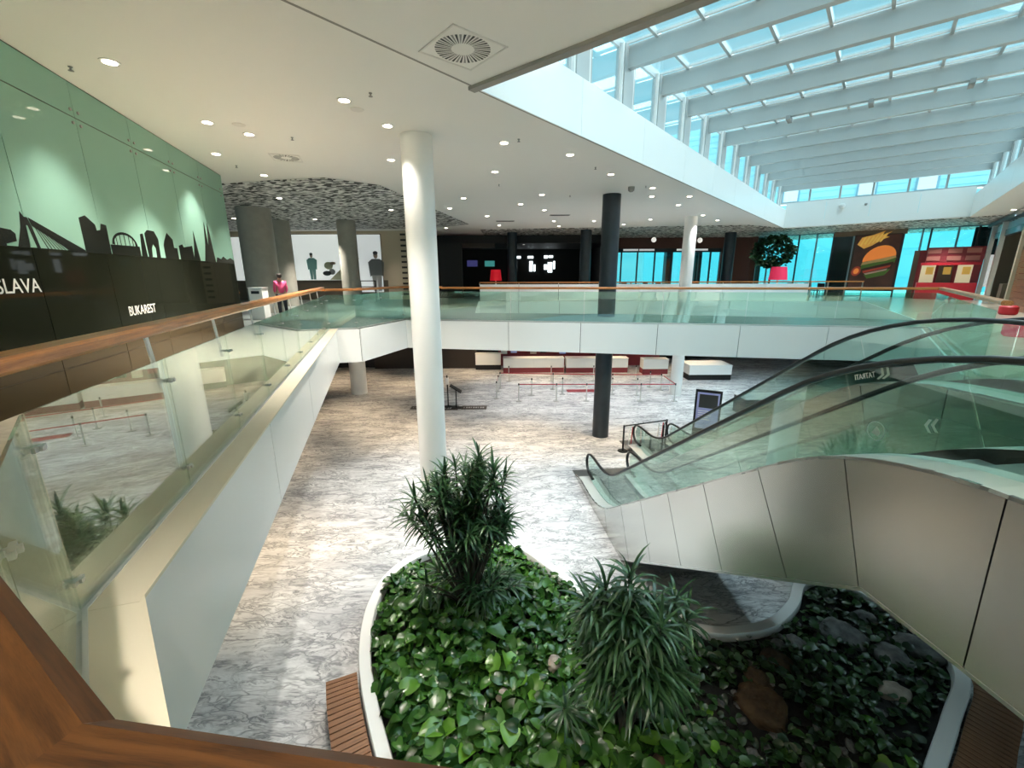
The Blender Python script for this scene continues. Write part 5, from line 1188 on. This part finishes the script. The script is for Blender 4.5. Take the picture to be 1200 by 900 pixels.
# black barrier frame by the escalator foot
bf = empty('crowd_barrier', (5.2, 15.7, 0), 'black post and chain barrier with red and white tape by the escalator foot', 'barrier')
BP = [(4.25, 15.35), (6.1, 16.0), (5.75, 15.35)]
for x, y in BP: MB().lathe((x, y, 0), [(.2, 0), (.2, .02), (.035, .03), (.035, 1.05)], 14).build('post', 'black', bf)
MB().bar((4.25, 15.35, 1.02), (6.1, 16.0, 1.02), .03, .04).build('top_bar', 'black', bf); MB().bar((6.1, 16.0, 1.02), (5.75, 15.35, 1.02), .03, .04).build('top_bar', 'black', bf)
for k, t in enumerate((.12, .18, .8, .9)):
    c = Vector((4.25 + 1.85 * t, 15.35 + .65 * t, 0)); MB().bar(c + Vector((0, 0, .25)), c + Vector((.03, 0, .95)), .09, .01).build('warning_tape', 'red' if k % 2 else 'letter_white', bf)
# lecterns / dispensers behind the white column
for x, y, lab, s in ((-2.85, 20.98, 'black tilted sign stand beside the dispenser post', 1), (-3.85, 21.1, 'black tilted sign stand half hidden by the white column', -1)):
    r = empty('sign_stand', (x, y, 0), lab, 'sign stand'); MB().box((x - .25, y - .2, 0), (x + .25, y + .2, .03)).build('base', 'black', r); MB().box((x - .025, y - .025, .03), (x + .025, y + .025, 1.05)).build('post', 'black', r)
    MB().bar((x - .28 * s, y - .05, 1.22), (x + .28 * s, y - .05, .86), .42, .04, up=Vector((.5 * s, 0, .85))).build('tilted_panel', 'black', r)
r = empty('dispenser_post', (-3.3, 21.2, 0), 'slim black dispenser post with a white bottle holder', 'dispenser'); MB().lathe((-3.3, 21.2, 0), [(.22, 0), (.22, .02), (.03, .04), (.03, 1.25)], 14).build('pole', 'black', r); MB().box((-3.38, 21.1, 1.2), (-3.22, 21.2, 1.55)).build('bottle_holder', 'white_paint', r); MB().box((-3.33, 21.12, 1.55), (-3.27, 21.18, 1.68)).build('pump', 'black', r)
for x0, x1, y0, y1, lab in ((-2.6, -1.3, 20.7, 21.35, 'dark floor mat with pale lettering beside the sign stand'), (-5.2, -4.55, 20.75, 21.3, 'dark floor mat on the far side of the white column'), (-3.9, -2.75, 20.6, 21.35, 'dark floor mat under the dispenser post')):
    r = empty('floor_mat', ((x0 + x1) / 2, y0, 0), lab, 'floor mat'); MB().box((x0, y0, 0), (x1, y1, .006)).build('mat', 'red_dark' if x0 == -9 else 'dark_brown', r)
    for k in range(max(2, int((x1 - x0) / .13) - 1)): MB().box((x0 + .12 + k * .12, y0 + .22, .006), (x0 + (.20 if k % 3 else .16) + k * .12, y1 - .25, .008)).build('pale_print', 'print_light', r)
# escalator down / dark kiosk slab seen beyond the escalators
kr = empty('info_kiosk', (12.2, 19.5, 0), 'low dark kiosk with pale top on the ground floor beyond the escalators', 'kiosk')
MB().box((11.0, 19.3, 0), (14.5, 20.4, .85)).build('body', 'col_dark', kr); MB().box((10.95, 19.25, .85), (14.55, 20.45, .9)).build('worktop', 'steel_light', kr)
